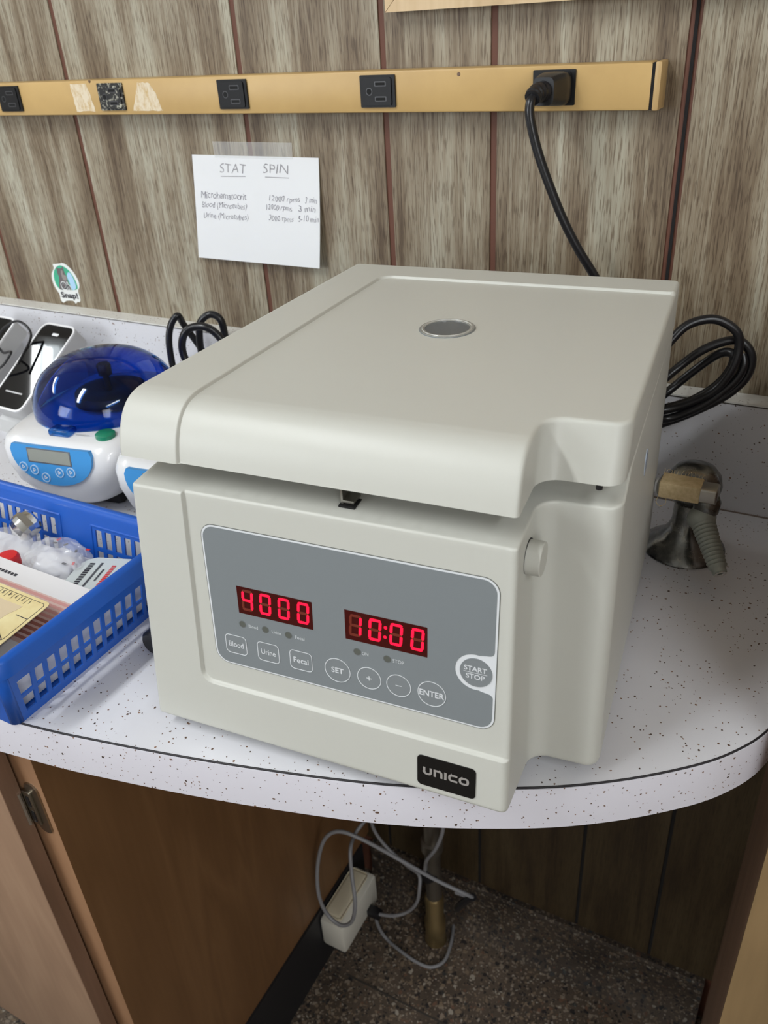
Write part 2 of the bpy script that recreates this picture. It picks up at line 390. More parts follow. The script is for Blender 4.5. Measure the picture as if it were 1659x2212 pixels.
def text(name, s, cx, cz, w, h, fn, off, mt, parent=None, bold=0.0, rot=0.0, shear=0.0, spacing=1.0, flip=False):
    key = (s, bold, shear, spacing)
    if key not in _tc:
        cu = bpy.data.curves.new('txt', 'FONT'); cu.body = s; cu.offset = bold; cu.shear = shear; cu.space_character = spacing; cu.resolution_u = 3
        o = bpy.data.objects.new('txt', cu); COL.objects.link(o)
        dg = bpy.context.evaluated_depsgraph_get(); me = bpy.data.meshes.new_from_object(o.evaluated_get(dg))
        _tc[key] = ([v.co.copy() for v in me.vertices], [tuple(p.vertices) for p in me.polygons])
        bpy.data.objects.remove(o); bpy.data.curves.remove(cu); bpy.data.meshes.remove(me)
    vs, fs = _tc[key]
    x0 = min(v.x for v in vs); x1 = max(v.x for v in vs); y0 = min(v.y for v in vs); y1 = max(v.y for v in vs)
    if w is None: w = (x1 - x0) / (y1 - y0) * h
    V = []
    ca, sa = math.cos(rot), math.sin(rot)
    for v in vs:
        a = ((v.x - x0) / (x1 - x0) - 0.5) * w; b = ((v.y - y0) / (y1 - y0) - 0.5) * h
        if flip: a, b = -a, -b
        V.append(fn(cx + a * ca - b * sa, cz + a * sa + b * ca, off))
    return mesh(name, V, fs, mt, parent)
def sstep(x): x = min(1, max(0, x)); return x * x * (3 - 2 * x)

# ================================================================ room shell
FZ = -0.915
XL, XR, YF = -3.3, 1.6, -3.2
def wall_backing(zlo, zhi, x0, x1, y, mt, name):
    return box(name, (x0, y, zlo), (x1, y + 0.02, zhi), mt)
wb = struct(box('wall_back', (XL, 0.0016, FZ), (XR, 0.05, ZC), M['groove']))
def planks(xs, z0, z1, mt, gap=0.0070):
    for i in range(len(xs) - 1):
        a, b = xs[i] + gap / 2, xs[i + 1] - gap / 2
        if xs[i] == -0.151: a = xs[i] + 0.0055
        if xs[i + 1] == -0.151: b = xs[i + 1] - 0.0045
        o = box('plank', (a, 0.0, z0), (b, 0.0036, z1), mt, wb); o.data.shade_flat()
up = [-0.151]
for d in (0.1767, 0.1173, 0.1767, 0.2630, 0.2035, 0.1767, 0.1173, 0.1767, 0.2630, 0.2035, 0.1767, 0.1173, 0.1767, 0.263, 0.2035, 0.1767, 0.1173): up.insert(0, up[0] - d)
for d in (0.2035, 0.263, 0.1767, 0.1173, 0.1767, 0.263): up.append(up[-1] + d)
planks(up, -0.02, ZC, M['panel'])
low = [-3.25, -3.0, -2.8, -2.55, -2.4, -2.15, -1.95, -1.78, -1.6, -1.4, -1.2, -1.02, -0.9, -0.72, -0.51, -0.34, -0.1730, -0.0585, 0.10, 0.3, 0.56, 0.74, 0.9, 1.2, 1.5]
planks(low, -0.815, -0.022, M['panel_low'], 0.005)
box('groove_strip', (-3.28, 0.0012, -0.815), (XR, 0.0022, -0.02), M['black_gap'], wb)
box('panel_joint', (-0.1514, -0.0002, -0.02), (-0.1486, 0.003, ZC), M['black_gap'], wb)
struct(box('floor', (XL, YF, FZ - 0.05), (XR, 0.05, FZ), M['terrazzo']))
struct(box('ceiling', (XL, YF, ZC), (XR, 0.05, ZC + 0.05), M['ceiling']))
struct(box('wall_left', (XL - 0.05, YF, FZ), (XL, 0.05, ZC), M['wall_paint']))
struct(box('wall_right', (XR, YF, FZ), (XR + 0.05, 0.05, ZC), M['wall_paint']))
struct(box('wall_front', (XL, YF - 0.05, FZ), (XR, YF, ZC), M['wall_paint']))
# terrazzo cove base along the back wall
def cove():
    prof = [(0.0, -0.815), (-0.009, -0.815), (-0.0125, -0.819), (-0.0125, -0.868), (-0.016, -0.890), (-0.026, -0.906), (-0.042, FZ), (0.0, FZ)]
    V, F = [], []; n = len(prof)
    for x in (-0.545, 0.026):
        for y, z in prof: V.append((x, y, z))
    for i in range(n): F.append((i, (i + 1) % n, n + (i + 1) % n, n + i))
    F += [tuple(range(n)), tuple(range(n, 2 * n))]
    return mesh('baseboard_back', V, F, M['cove'], None, 30)
struct(cove())
struct(box('trim_1', (0.0345, -0.345, FZ), (0.10, -0.0002, 0.23), M['edge_wood']))  # wood partition; unseen height above the counter shaped to shade the tap corner
struct(box('trim_3', (0.0340, -0.350, FZ), (0.10, -0.3452, 0.23), M['oak_dull']))
struct(box('trim_2', (-0.50, -0.190, FZ - 0.001), (0.4, -0.187, FZ + 0.0006), M['strip_metal']))
# ceiling lamps
for i, (x, y, ln, p) in enumerate(LAMPS):
    t = empty('ceiling_light', ['two-tube fluorescent ceiling fixture over the far end of the counter', 'two-tube fluorescent ceiling fixture above the counter', 'two-tube fluorescent ceiling fixture to the right of the wood partition'][i], 'ceiling light', (x, y, ZC))
    box('housing', (-0.10, -ln / 2, -0.030), (0.10, ln / 2, 0), M['fixture'], t)
    for s in (-0.036, 0.036):
        tube('tube', [(s, -ln / 2 + 0.03, -0.058), (s, ln / 2 - 0.03, -0.058)], 0.018, M['tube'], t, n=2)
wn = box('window_1', (-2.6, YF, 0.0), (-1.2, YF + 0.02, 1.45), M['fixture']); struct(wn)
wn2 = struct(box('fill_window', (XR - 0.02, -2.85, -0.1), (XR, -1.75, 1.35), M['fixture'])); box('pane', (XR - 0.024, -2.78, -0.03), (XR - 0.02, -1.82, 1.28), M['sky_glass'], wn2)  # second window is added out of view as source of the right-hand fill
box('pane', (-2.52, YF + 0.02, 0.07), (-1.93, YF + 0.024, 1.38), M['sky_glass'], wn); box('pane', (-1.87, YF + 0.02, 0.07), (-1.28, YF + 0.024, 1.38), M['sky_glass'], wn)

# ================================================================ countertop
ct = empty('countertop', 'white speckled laminate countertop with rounded end and dark edge seam', 'countertop')
edge_pts = catmull([(-3.28, -0.665), (-2.2, -0.652), (-1.7, -0.640), (-1.2, -0.622), (-0.8, -0.595), (-0.515, -0.556), (-0.424, -0.540), (-0.318, -0.5155), (-0.2106, -0.484), (-0.1263, -0.4475), (-0.07, -0.4140), (-0.0229, -0.376), (0.0020, -0.347), (0.0165, -0.320), (0.0245, -0.29), (0.0285, -0.25), (0.0305, -0.20), (0.0310, -0.14), (0.0310, -0.0245)], 6)
edge_pts = [(v[0], v[1]) for v in [Vector((*p, )) if len(p) == 2 else p for p in edge_pts]]
def counter():
    P = edge_pts + [(0.0310, -0.0002), (-3.28, -0.0002)]
    n = len(P)
    V = [(x, y, 0.0) for x, y in P] + [(x, y, -0.04) for x, y in P]
    F = [tuple(range(n)), tuple(range(n, 2 * n))] + [(i, (i + 1) % n, n + (i + 1) % n, n + i) for i in range(n)]
    mesh('top_surface', V, F, M['laminate'], ct)
    E = [Vector(p) for p in edge_pts]; nn = []
    for i in range(len(E)):
        t = (E[min(i + 1, len(E) - 1)] - E[max(i - 1, 0)]).normalized(); nn.append(Vector((t.y, -t.x)))
    def band(name, prof, mt):
        V, F = [], []; k = len(prof)
        for e, q in zip(E, nn):
            for o, z in prof: p = e + q * o; V.append((p.x, p.y, z))
        for i in range(len(E) - 1):
            for j in range(k): F.append((i * k + j, i * k + (j + 1) % k, (i + 1) * k + (j + 1) % k, (i + 1) * k + j))
        F += [tuple(range(k)), tuple((len(E) - 1) * k + j for j in range(k))]
        return mesh(name, V, F, mt, ct, 30)
    band('seam', [(-0.0001, 0.0002), (0.0004, 0.0002), (0.0010, -0.0002), (0.0010, -0.002), (-0.0001, -0.002)], M['seam'])
    band('edge_band', [(0.0002, -0.0010), (0.0016, -0.0011), (0.0018, -0.002), (0.0018, -0.0405), (0.0002, -0.0405)], M['edge'])
counter()
bs = empty('backsplash', 'low white speckled backsplash strip along the panelled wall', 'backsplash', (0, 0, 0))
box('upstand', (-3.28, -0.0240, 0.0004), (0.0310, -0.0002, 0.1165), M['laminate'], bs)
box('backsplash_cap', (-3.28, -0.0250, 0.1175), (0.0310, -0.0002, 0.1190), M['cap'], bs)
box('backsplash_seam', (-3.28, -0.0246, 0.1163), (0.0310, -0.0003, 0.1178), M['strip_metal'], bs)
box('caulk_line', (-3.28, -0.0252, 0.0), (0.0310, -0.0238, 0.0012), mat('caulk', (0.25, 0.2, 0.17), 0.8), bs)

# ================================================================ base cabinet
DZ = -0.665
cb = empty('base_cabinet', 'brown plywood base cabinet under the speckled counter', 'cabinet', (-0.545, -0.27, FZ))
def cbx(name, lo, hi, mt, parent=cb, bev=0.0):
    o = box(name, lo, hi, mt, None, bev); o.parent = parent
    if parent is cb: o.matrix_parent_inverse = Matrix.Translation((0.545, 0.27, -FZ))
    return o
cbx('end_panel', (-0.563, -0.5300, -0.780), (-0.545, -0.0135, -0.0405), M['ply'])
cbx('toe_base', (-0.575, -0.50, FZ), (-0.541, -0.043, -0.779), M['toe'])
for k_ in range(4): cbx('door', (-1.53 - 0.48 * k_, -0.5510, DZ), (-1.06 - 0.48 * k_, -0.5335, -0.079), M['door'], bev=0.001)
cbx('stile', (-0.602, -0.5302, -0.78), (-0.5452, -0.5125, -0.0405), M['frame_wood'], bev=0.0006)
cbx('rail', (-3.2, -0.5300, -0.075), (-0.6022, -0.5125, -0.0405), M['frame_wood'])
dr = cbx('door', (-1.05, -0.5510, DZ), (-0.5735, -0.5335, -0.079), M['door'], bev=0.001)
cbx('door_edge', (-0.5736, -0.5504, DZ + 0.001), (-0.5730, -0.5340, -0.080), M['edge_wood'], dr)
cbx('cabinet_back', (-3.2, -0.511, DZ), (-0.57, -0.5, -0.08), M['edge_wood'])
def hfn(u, z, off): return (u, -0.5302 - off, z)
hg = adopt_later = plate('hinge', rrect(-0.5605, -0.158, 0.017, 0.066, 0.0075, 6), hfn, 0, 0.0018, M['hinge']); hg.parent = cb; hg.matrix_parent_inverse = Matrix.Translation((0.545, 0.27, -FZ))
box('hinge_knuckle', (-0.5725, -0.5345, -0.180), (-0.5610, -0.5310, -0.136), M['hinge'], hg, 0.0014)
for z in (-0.148, -0.168): box('screw_slot', (-0.5675, -0.5349, z - 0.007), (-0.5640, -0.5343, z + 0.007), M['black'], hg, 0.0008)
tube('hinge_pin', [(-0.5735, -0.5365, -0.138), (-0.5735, -0.5365, -0.180)], 0.0026, M['chrome'], hg, n=2)

# ================================================================ outlet strip
def wall_fn(y):
    return lambda u, z, off: (u, y - off, z)
st = empty('outlet_strip', 'tan metal outlet strip with black sockets on the panelled wall', 'outlet strip', (-0.9, 0, 0.39))
def stbox(name, lo, hi, mt, parent, bev=0.0):
    o = box(name, lo, hi, mt, None, bev); o.parent = parent
    if parent is st: o.matrix_parent_inverse = Matrix.Translation((0.9, 0, -0.39))
    return o
def adopt(o, root, loc):
    o.parent = root; o.matrix_parent_inverse = Matrix.Translation((-loc[0], -loc[1], -loc[2])); return o
stbox('raceway', (-1.75, -0.0240, 0.3715), (-0.1765, -0.0002, 0.4085), M['tan'], st, 0.0022)
stbox('joint_gap', (-0.1768, -0.0236, 0.3722), (-0.1745, -0.0004, 0.4078), M['black_gap'], st)
stbox('end_cap', (-0.1747, -0.0242, 0.3713), (-0.1690, -0.0002, 0.4088), M['tan_end'], st, 0.0015)
sockets = [(-0.9635, 0), (-0.7915, 1), (-0.6155, 0), (-0.4387, 0), (-0.2608, 2), (-1.135, 0), (-1.31, 0)]
for x, kind in sockets:
    mt = M['worn'] if kind == 1 else M['outlet']
    pl = plate('receptacle', rrect(x, 0.3908, 0.0385, 0.0285, 0.001, 2), wall_fn(-0.024), 0, 0.0022, mt, None); adopt(pl, st, (-0.9, 0, 0.39))
    fc = plate('socket_face', rrect(x, 0.3908, 0.0315, 0.0245, 0.002, 3), wall_fn(-0.0262), 0, 0.0013, mt, pl)
    for s in (1, -1):
        plate('slot_edge', rrect(x + 0.004, 0.3908 + s * 0.0066, 0.0128, 0.0046, 0.0008, 2), wall_fn(-0.0275), 0, 0.0002, M['slot_edge'], pl)
        plate('slot', rrect(x + 0.004, 0.3908 + s * 0.0066, 0.0105, 0.0026, 0.0004, 2), wall_fn(-0.0275), 0, 0.0004, M['slot'], pl)
    plate('slot_edge', circ(x - 0.0085, 0.3908, 0.0036, 14), wall_fn(-0.0275), 0, 0.0002, M['slot_edge'], pl)
    plate('ground_hole', circ(x - 0.0085, 0.3908, 0.0027, 14), wall_fn(-0.0275), 0, 0.0004, M['slot'], pl)
def jag(pts, amp, seed, n=6):
    rr = random.Random(seed); out = []
    for i in range(len(pts)):
        a, b = pts[i], pts[(i + 1) % len(pts)]
        for k in range(n): out.append((a[0] + (b[0] - a[0]) * k / n + rr.uniform(-amp, amp), a[1] + (b[1] - a[1]) * k / n + rr.uniform(-amp, amp)))
    return out
for i, q in enumerate(([(-0.8557, 0.405), (-0.829, 0.405), (-0.8225, 0.3755), (-0.8535, 0.3755)], [(-0.749, 0.4045), (-0.7325, 0.4045), (-0.7235, 0.392), (-0.7185, 0.3755), (-0.763, 0.3755)])):
    adopt(plate('tape_residue', jag(q, 0.0007, i), wall_fn(-0.024), 0, 0.00025, M['residue'], None), st, (-0.9, 0, 0.39))
for x, z in ((-0.823, 0.4072), (-0.353, 0.4035)):
    adopt(lathe('rivet', [(0.0018, 0), (0.0014, 0.0004)], M['edge_wood'], None, (x, -0.024, z), 10, Matrix.Rotation(math.pi / 2, 3, 'X')), st, (-0.9, 0, 0.39))

# ================================================================ framed board at the top
fb = empty('framed_board', 'oak framed cork board whose lower edge shows above the outlet strip', 'board', (-0.05, 0, 0.456))
FL = (-0.05, 0, 0.456)
def mitre(name, q):
    V = [(x, -0.020, z) for x, z in q] + [(x, -0.0002, z) for x, z in q]
    return adopt(mesh(name, V, [(0, 1, 2, 3), (4, 5, 6, 7), (0, 1, 5, 4), (1, 2, 6, 5), (2, 3, 7, 6), (3, 0, 4, 7)], M['oak'], None), fb, FL)
for o_ in (mitre('frame_rail', [(-0.4290, 0.4562), (0.45, 0.4562), (0.424, 0.482), (-0.403, 0.482)]), mitre('frame_rail', [(-0.4290, 1.10), (0.45, 1.10), (0.424, 1.074), (-0.403, 1.074)]),
           mitre('frame_rail', [(-0.4293, 0.4565), (-0.4293, 1.0997), (-0.4035, 1.0735), (-0.4035, 0.4825)]), mitre('frame_rail', [(0.4503, 0.4565), (0.4503, 1.0997), (0.4245, 1.0735), (0.4245, 0.4825)])):
    pass
adopt(box('cork_panel', (-0.405, -0.012, 0.48), (0.426, -0.001, 1.076), M['cork']), fb, FL)

# ================================================================ paper note + sticker
nt = empty('paper_note', 'white handwritten centrifuge speed note taped to the wood panelling', 'note', (-0.62, -0.001, 0.26)); NL = (-0.62, -0.001, 0.26)
TL, TR, BR, BL = (-0.7063, 0.3262), (-0.5300, 0.3252), (-0.5345, 0.2085), (-0.7185, 0.2070)
def paper_fn(u, z, off):
    # u, z in 0..1 across the sheet, curling away from the wall at the lower right
    x = (TL[0] * (1 - u) + TR[0] * u) * z + (BL[0] * (1 - u) + BR[0] * u) * (1 - z)
    zz = (TL[1] * (1 - u) + TR[1] * u) * z + (BL[1] * (1 - u) + BR[1] * u) * (1 - z)
    lift = 0.0012 + 0.010 * (1 - z) ** 1.6 * (0.45 + 0.55 * u) + 0.002 * u * (1 - z)
    return (x, -lift - off, zz)
def sheet():
    V, F = [], []; n = 24
    for k in (0, 1):
        for i in range(n + 1):
            for j in range(n + 1): V.append(paper_fn(i / n, j / n, -0.0003 * k))
    N = (n + 1) ** 2
    for i in range(n):
        for j in range(n):
            a = i * (n + 1) + j
            for k in (0, N): F.append((a + k, a + 1 + k, a + n + 2 + k, a + n + 1 + k))
    return mesh('sheet', V, F, M['paper'], None, 60)
adopt(sheet(), nt, NL)
def note_text(s, cx, cz, w, h, m_='ink', rot=0.0, bold=-0.012):
    ph = cx * 31 + cz * 57
    def hand(u, z, off): return paper_fn(u + 0.0022 * math.sin(z * 110 + u * 40 + ph) + 0.0009 * math.sin(u * 190 + ph), z + 0.0048 * math.sin(u * 60 + ph) + 0.0016 * math.sin(u * 230 + ph), off)
    adopt(text('handwriting', s, cx, cz, w, h, hand, 0.00025, M[m_], None, bold=bold, rot=rot, shear=0.12), nt, NL)
# positions in sheet fractions (x: 0-1 left to right, z: 0-1 bottom to top)
note_text('STAT', 0.335, 0.885, 0.215, 0.082, 'ink2'); note_text('SPIN', 0.675, 0.893, 0.20, 0.082, 'ink2')
for q in ([(0.232, 0.808), (0.435, 0.815)], [(0.59, 0.817), (0.775, 0.815)]): adopt(stroke('underline', [q], 0.006, paper_fn, 0.0002, M['ink2'], None), nt, NL)
note_text('Microhematocrit', 0.245, 0.630, 0.375, 0.066); note_text('12000 rpms', 0.735, 0.617, 0.235, 0.066); note_text('3 min', 0.935, 0.625, 0.088, 0.055)
note_text('Blood (Microtubes)', 0.245, 0.528, 0.375, 0.072); note_text('12000 rpms', 0.69, 0.535, 0.20, 0.066); note_text('3 min', 0.905, 0.545, 0.128, 0.055)
note_text('Urine (Microtubes)', 0.255, 0.425, 0.375, 0.072); note_text('3000 rpms', 0.705, 0.435, 0.19, 0.066); note_text('5-10 min', 0.915, 0.455, 0.155, 0.055)
def tape_fn(u, z, off): return (u, -0.0017 - off, z)
tp = plate('tape', [(-0.6728, 0.3408), (-0.5626, 0.3402), (-0.5640, 0.3235), (-0.6722, 0.3235)], tape_fn, 0, 0.0001, M['tape'], None); tp['label'] = 'strip of clear tape'; adopt(tp, nt, NL)

sk = empty('sticker', 'oval green sticker with grey cat and slanted lettering Oh Snap!', 'sticker', (-0.975, -0.0005, 0.155)); KL = (-0.975, -0.0005, 0.155)
def sfn(u, z, off): return (u, -0.0002 - off, z)
def crop4(px, py):  # place a point of the close-up on the wall
    X, Y = 90 + px * 130 / 1659, 550 + py * 130 / 1659
    d = F_ + R_ * ((X - 829.5) / FPX) - U_ * ((Y - 1106) / FPX); o = Vector((0, -CD, CH)); t = CD / d.y; q = o + d * t
    return (q.x, q.z)
C4 = lambda L: [crop4(*p) for p in L]
def sp(name, L, o0, o1, m_, n=5):
    pts = [(p[0], p[1]) for p in catmull([(*p, 0) for p in C4(L)], n, True)]
    adopt(plate(name, pts, sfn, o0, o1, M[m_], None), sk, KL)
sp('backing', [(315, 265), (385, 255), (480, 245), (600, 235), (760, 345), (920, 540), (1030, 760), (1045, 900), (1010, 990), (1040, 1110), (1075, 1250), (1045, 1310), (1000, 1300), (945, 1345), (880, 1275), (700, 1270), (610, 1320), (535, 1240), (500, 1090), (380, 900), (300, 700), (285, 520), (340, 370)], 0, 0.0003, 'sticker_white')
sp('oval', [(470, 300), (600, 320), (760, 440), (900, 640), (990, 850), (985, 950), (860, 975), (700, 950), (530, 960), (400, 800), (345, 600), (360, 420)], 0.0003, 0.0004, 'sticker_green')
sp('blue_patch', [(720, 500), (800, 510), (900, 700), (960, 900), (900, 970), (840, 940), (780, 780), (710, 620)], 0.0004, 0.0005, 'sticker_blue')
sp('cat_figure', [(395, 330), (450, 370), (540, 370), (590, 320), (610, 400), (640, 500), (690, 590), (730, 720), (770, 850), (800, 960), (560, 960), (510, 930), (490, 780), (490, 620), (440, 500), (430, 410)], 0.0005, 0.0006, 'sticker_grey', 3)
sp('cat_chest', [(540, 430), (590, 450), (600, 540), (680, 580), (700, 700), (620, 700), (560, 580)], 0.0006, 0.0007, 'sticker_grey2', 3)
def aff(px, py, sx, sy, slant):
    return lambda u, z, off: (lambda q: (q[0], -0.0002 - off, q[1]))(crop4(px + u * sx + (-z) * slant, py - z * sy + u * 40))
adopt(text('lettering_rim', 'Oh', 0, 0, 1, 1, aff(680, 860, 280, 250, 60), 0.0008, M['sticker_white'], None, bold=0.07), sk, KL)
adopt(text('lettering', 'Oh', 0, 0, 1, 1, aff(680, 860, 240, 200, 60), 0.0009, M['black_ink'], None, bold=0.02), sk, KL)
adopt(text('lettering', 'Snap!', 0, 0, 1, 1, aff(790, 1140, 460, 210, 70), 0.0009, M['black_ink'], None, bold=0.025), sk, KL)

# ================================================================ big centrifuge
TH = 0.0892
CF = empty('centrifuge', 'large beige benchtop centrifuge with red digital readouts and grey keypad', 'centrifuge', (-0.4004, -0.3582, 0), TH)
HT, ZL = 0.2581, 0.2220
def taper(u, v):
    k = max(0.0, (v + 0.09) / 0.30); uL = 0.016 * k; uR = 0.31 - 0.0064 * k
    return uL + u / 0.31 * (uR - uL)
def round_poly(pts, nseg, narc, warp=None):
    """pts: (x, y, r). returns list of (x, y) with fixed count per edge / corner"""
    out = []; n = len(pts); info = []
    for i in range(n):
        p0, p1, p2 = Vector(pts[i - 1][:2]), Vector(pts[i][:2]), Vector(pts[(i + 1) % n][:2]); r = pts[i][2]
        a = (p0 - p1).normalized(); b = (p2 - p1).normalized(); ang = a.angle(b); d = r / math.tan(ang / 2)
        s, e = p1 + a * d, p1 + b * d; c = p1 + (a + b).normalized() * (r / math.sin(ang / 2))
        info.append((s, e, c, r))
    for i in range(n):
        s, e, c, r = info[i]; k = narc[i]
        a0 = math.atan2(s.y - c.y, s.x - c.x); a1 = math.atan2(e.y - c.y, e.x - c.x); da = (a1 - a0 + math.pi) % (2 * math.pi) - math.pi
        for j in range(k): a = a0 + da * j / k; out.append((c.x + r * math.cos(a), c.y + r * math.sin(a)))
        nx = info[(i + 1) % n][0]; m_ = nseg[i]
        for j in range(m_):
            q = warp[j] if (warp and i == 0) else j / m_
            out.append((e.x + (nx.x - e.x) * q, e.y + (nx.y - e.y) * q))
    return out
def body():
    zt, zb = 0.2033, 0.012
    F0 = 0.1506
    WQ = list(np.linspace(0, 0.125, 40, endpoint=False)) + list(np.linspace(0.125, 0.215, 100, endpoint=False)) + list(np.linspace(0.215, 1.0, 130, endpoint=False))
    def outline(z):
        k = (z - 0.01) / (zt - 0.01); L = lambda a, b: b + (a - b) * k
        P = [(L(0.0064, -0.0046), L(-0.1318, -0.1490), 0.003), (L(0.2640, 0.2665), L(-0.1318, -0.1490), 0.005),
             (L(0.2630, 0.2680), L(-0.0788, -0.0930), 0.013), (L(0.3105, 0.3130), L(-0.0778, -0.0915), 0.010),
             (L(0.3095, 0.3115), 0.2085, 0.005), (L(0.0064, -0.0046), 0.2085, 0.005)]
        O = round_poly(P, [270, 22, 16, 60, 20, 60], [5, 12, 14, 12, 5, 5], WQ)
        uL, uR_ = P[0][0], P[1][0]; uc = uL + F0 * (uR_ - uL); d = 0.0410 + (z - 0.067) * 0.031 - uc
        return [(u + d * (1 - sstep((abs(u - uc) - 0.008) / 0.022)) if (5 <= i <= 275) else u, v) for i, (u, v) in enumerate(O)]
    def ztf(v):
        base = zt + 0.08 * max(0.0, min(v, -0.068) + 0.1318)
        return base + (0.2208 - base) * sstep((v + 0.070) / 0.026)
    def recess(u, z, idx):
        if idx > 5 + 270 + 12: return 0.0
        uG = 0.0410 + (z - 0.067) * 0.031; R = 0.010; qx, qz = u - uG, z - 0.0548
        s = (R - math.hypot(R - qx, R - qz)) if (qx < R and qz < R) else min(qx, qz)
        k = sstep(s / 0.0016)
        if idx > 275: k *= 1 - (idx - 275) / 12
        return 0.0026 * k
    r = 0.0016
    rows = [(zb + 0.0, 0.003)] + [(zb + 0.003 - 0.003 * math.cos(a), 0.003 - 0.003 * math.sin(a)) for a in (0.5, 1.0, 1.57)]
    zs = list(np.arange(0.0165, 0.050, 0.003)) + list(np.arange(0.050, 0.070, 0.0005)) + list(np.arange(0.070, zt - r, 0.003)); rows += [(z, 0.0) for z in zs] + [(zt - r, 0.0)]
    for a in (0.35, 0.75, 1.15, 1.5708): rows.append((zt - r + r * math.sin(a), r * (1 - math.cos(a))))
    V, F = [], []; ringlast = None
    for (z, ins) in rows:
        O = outline(z); n = len(O)
        A = np.array(O); T = np.roll(A, -1, 0) - np.roll(A, 1, 0); T /= np.linalg.norm(T, axis=1)[:, None]; N = np.stack([T[:, 1], -T[:, 0]], 1)
        cur = []
        for i, (u, v) in enumerate(O):
            d = recess(u, z, i)
            u2 = u - N[i][0] * ins; v2 = v - N[i][1] * ins + d
            bulge = 0.0
            k = (z - zb) / (zt - zb); zz = z + (ztf(v2) - zt) * max(0.0, k)
            cur.append((u2, v2)); V.append((taper(u2, v2), v2, zz))
        ringlast = cur
    n = len(ringlast)
    for i in range(len(rows) - 1):
        for j in range(n): F.append((i * n + j, i * n + (j + 1) % n, (i + 1) * n + (j + 1) % n, (i + 1) * n + j))
    F.append(tuple(range(n)))
    # top surface
    base = len(V) - n
    pts = [Vector(p) for p in ringlast]; A = np.array(ringlast)
    grid = []
    for u in np.arange(0.012, 0.305, 0.012):
        for v in list(np.arange(-0.125, -0.075, 0.010)) + list(np.arange(-0.072, -0.040, 0.0035)) + list(np.arange(-0.03, 0.2, 0.03)):
            q = np.array([u, v])
            if inside(q, A) and np.min(np.linalg.norm(A - q, axis=1)) > 0.002: grid.append(Vector((u, v)))
    res = delaunay_2d_cdt(pts + grid, [(i, (i + 1) % n) for i in range(n)], [], 0, 1e-7)
    idx = {}
    off = len(V)
    for k, p in enumerate(res[0]):
        V.append((taper(p.x, p.y), p.y, ztf(p.y)))
    for f in res[2]:
        c = sum((res[0][i] for i in f), Vector((0, 0))) / len(f)
        if inside(np.array(c), A): F.append(tuple(off + i for i in f))
    o = mesh('body', V, F, M['body'], CF)
    bm = bmesh.new(); bm.from_mesh(o.data); bmesh.ops.remove_doubles(bm, verts=bm.verts[:], dist=0.00002); bmesh.ops.recalc_face_normals(bm, faces=bm.faces[:]); bm.to_mesh(o.data); bm.free()
    o.data.shade_smooth(); o.data.set_sharp_from_angle(angle=math.radians(50)); return o
def inside(q, A):
    x, y = q; X, Y = A[:, 0], A[:, 1]; X2, Y2 = np.roll(X, -1), np.roll(Y, -1)
    c = (Y > y) != (Y2 > y)
    with np.errstate(divide='ignore', invalid='ignore'):
        xi = (X2 - X) * (y - Y) / (Y2 - Y) + X
    return bool(np.sum(c & (x < xi)) % 2)
bodyo = body()
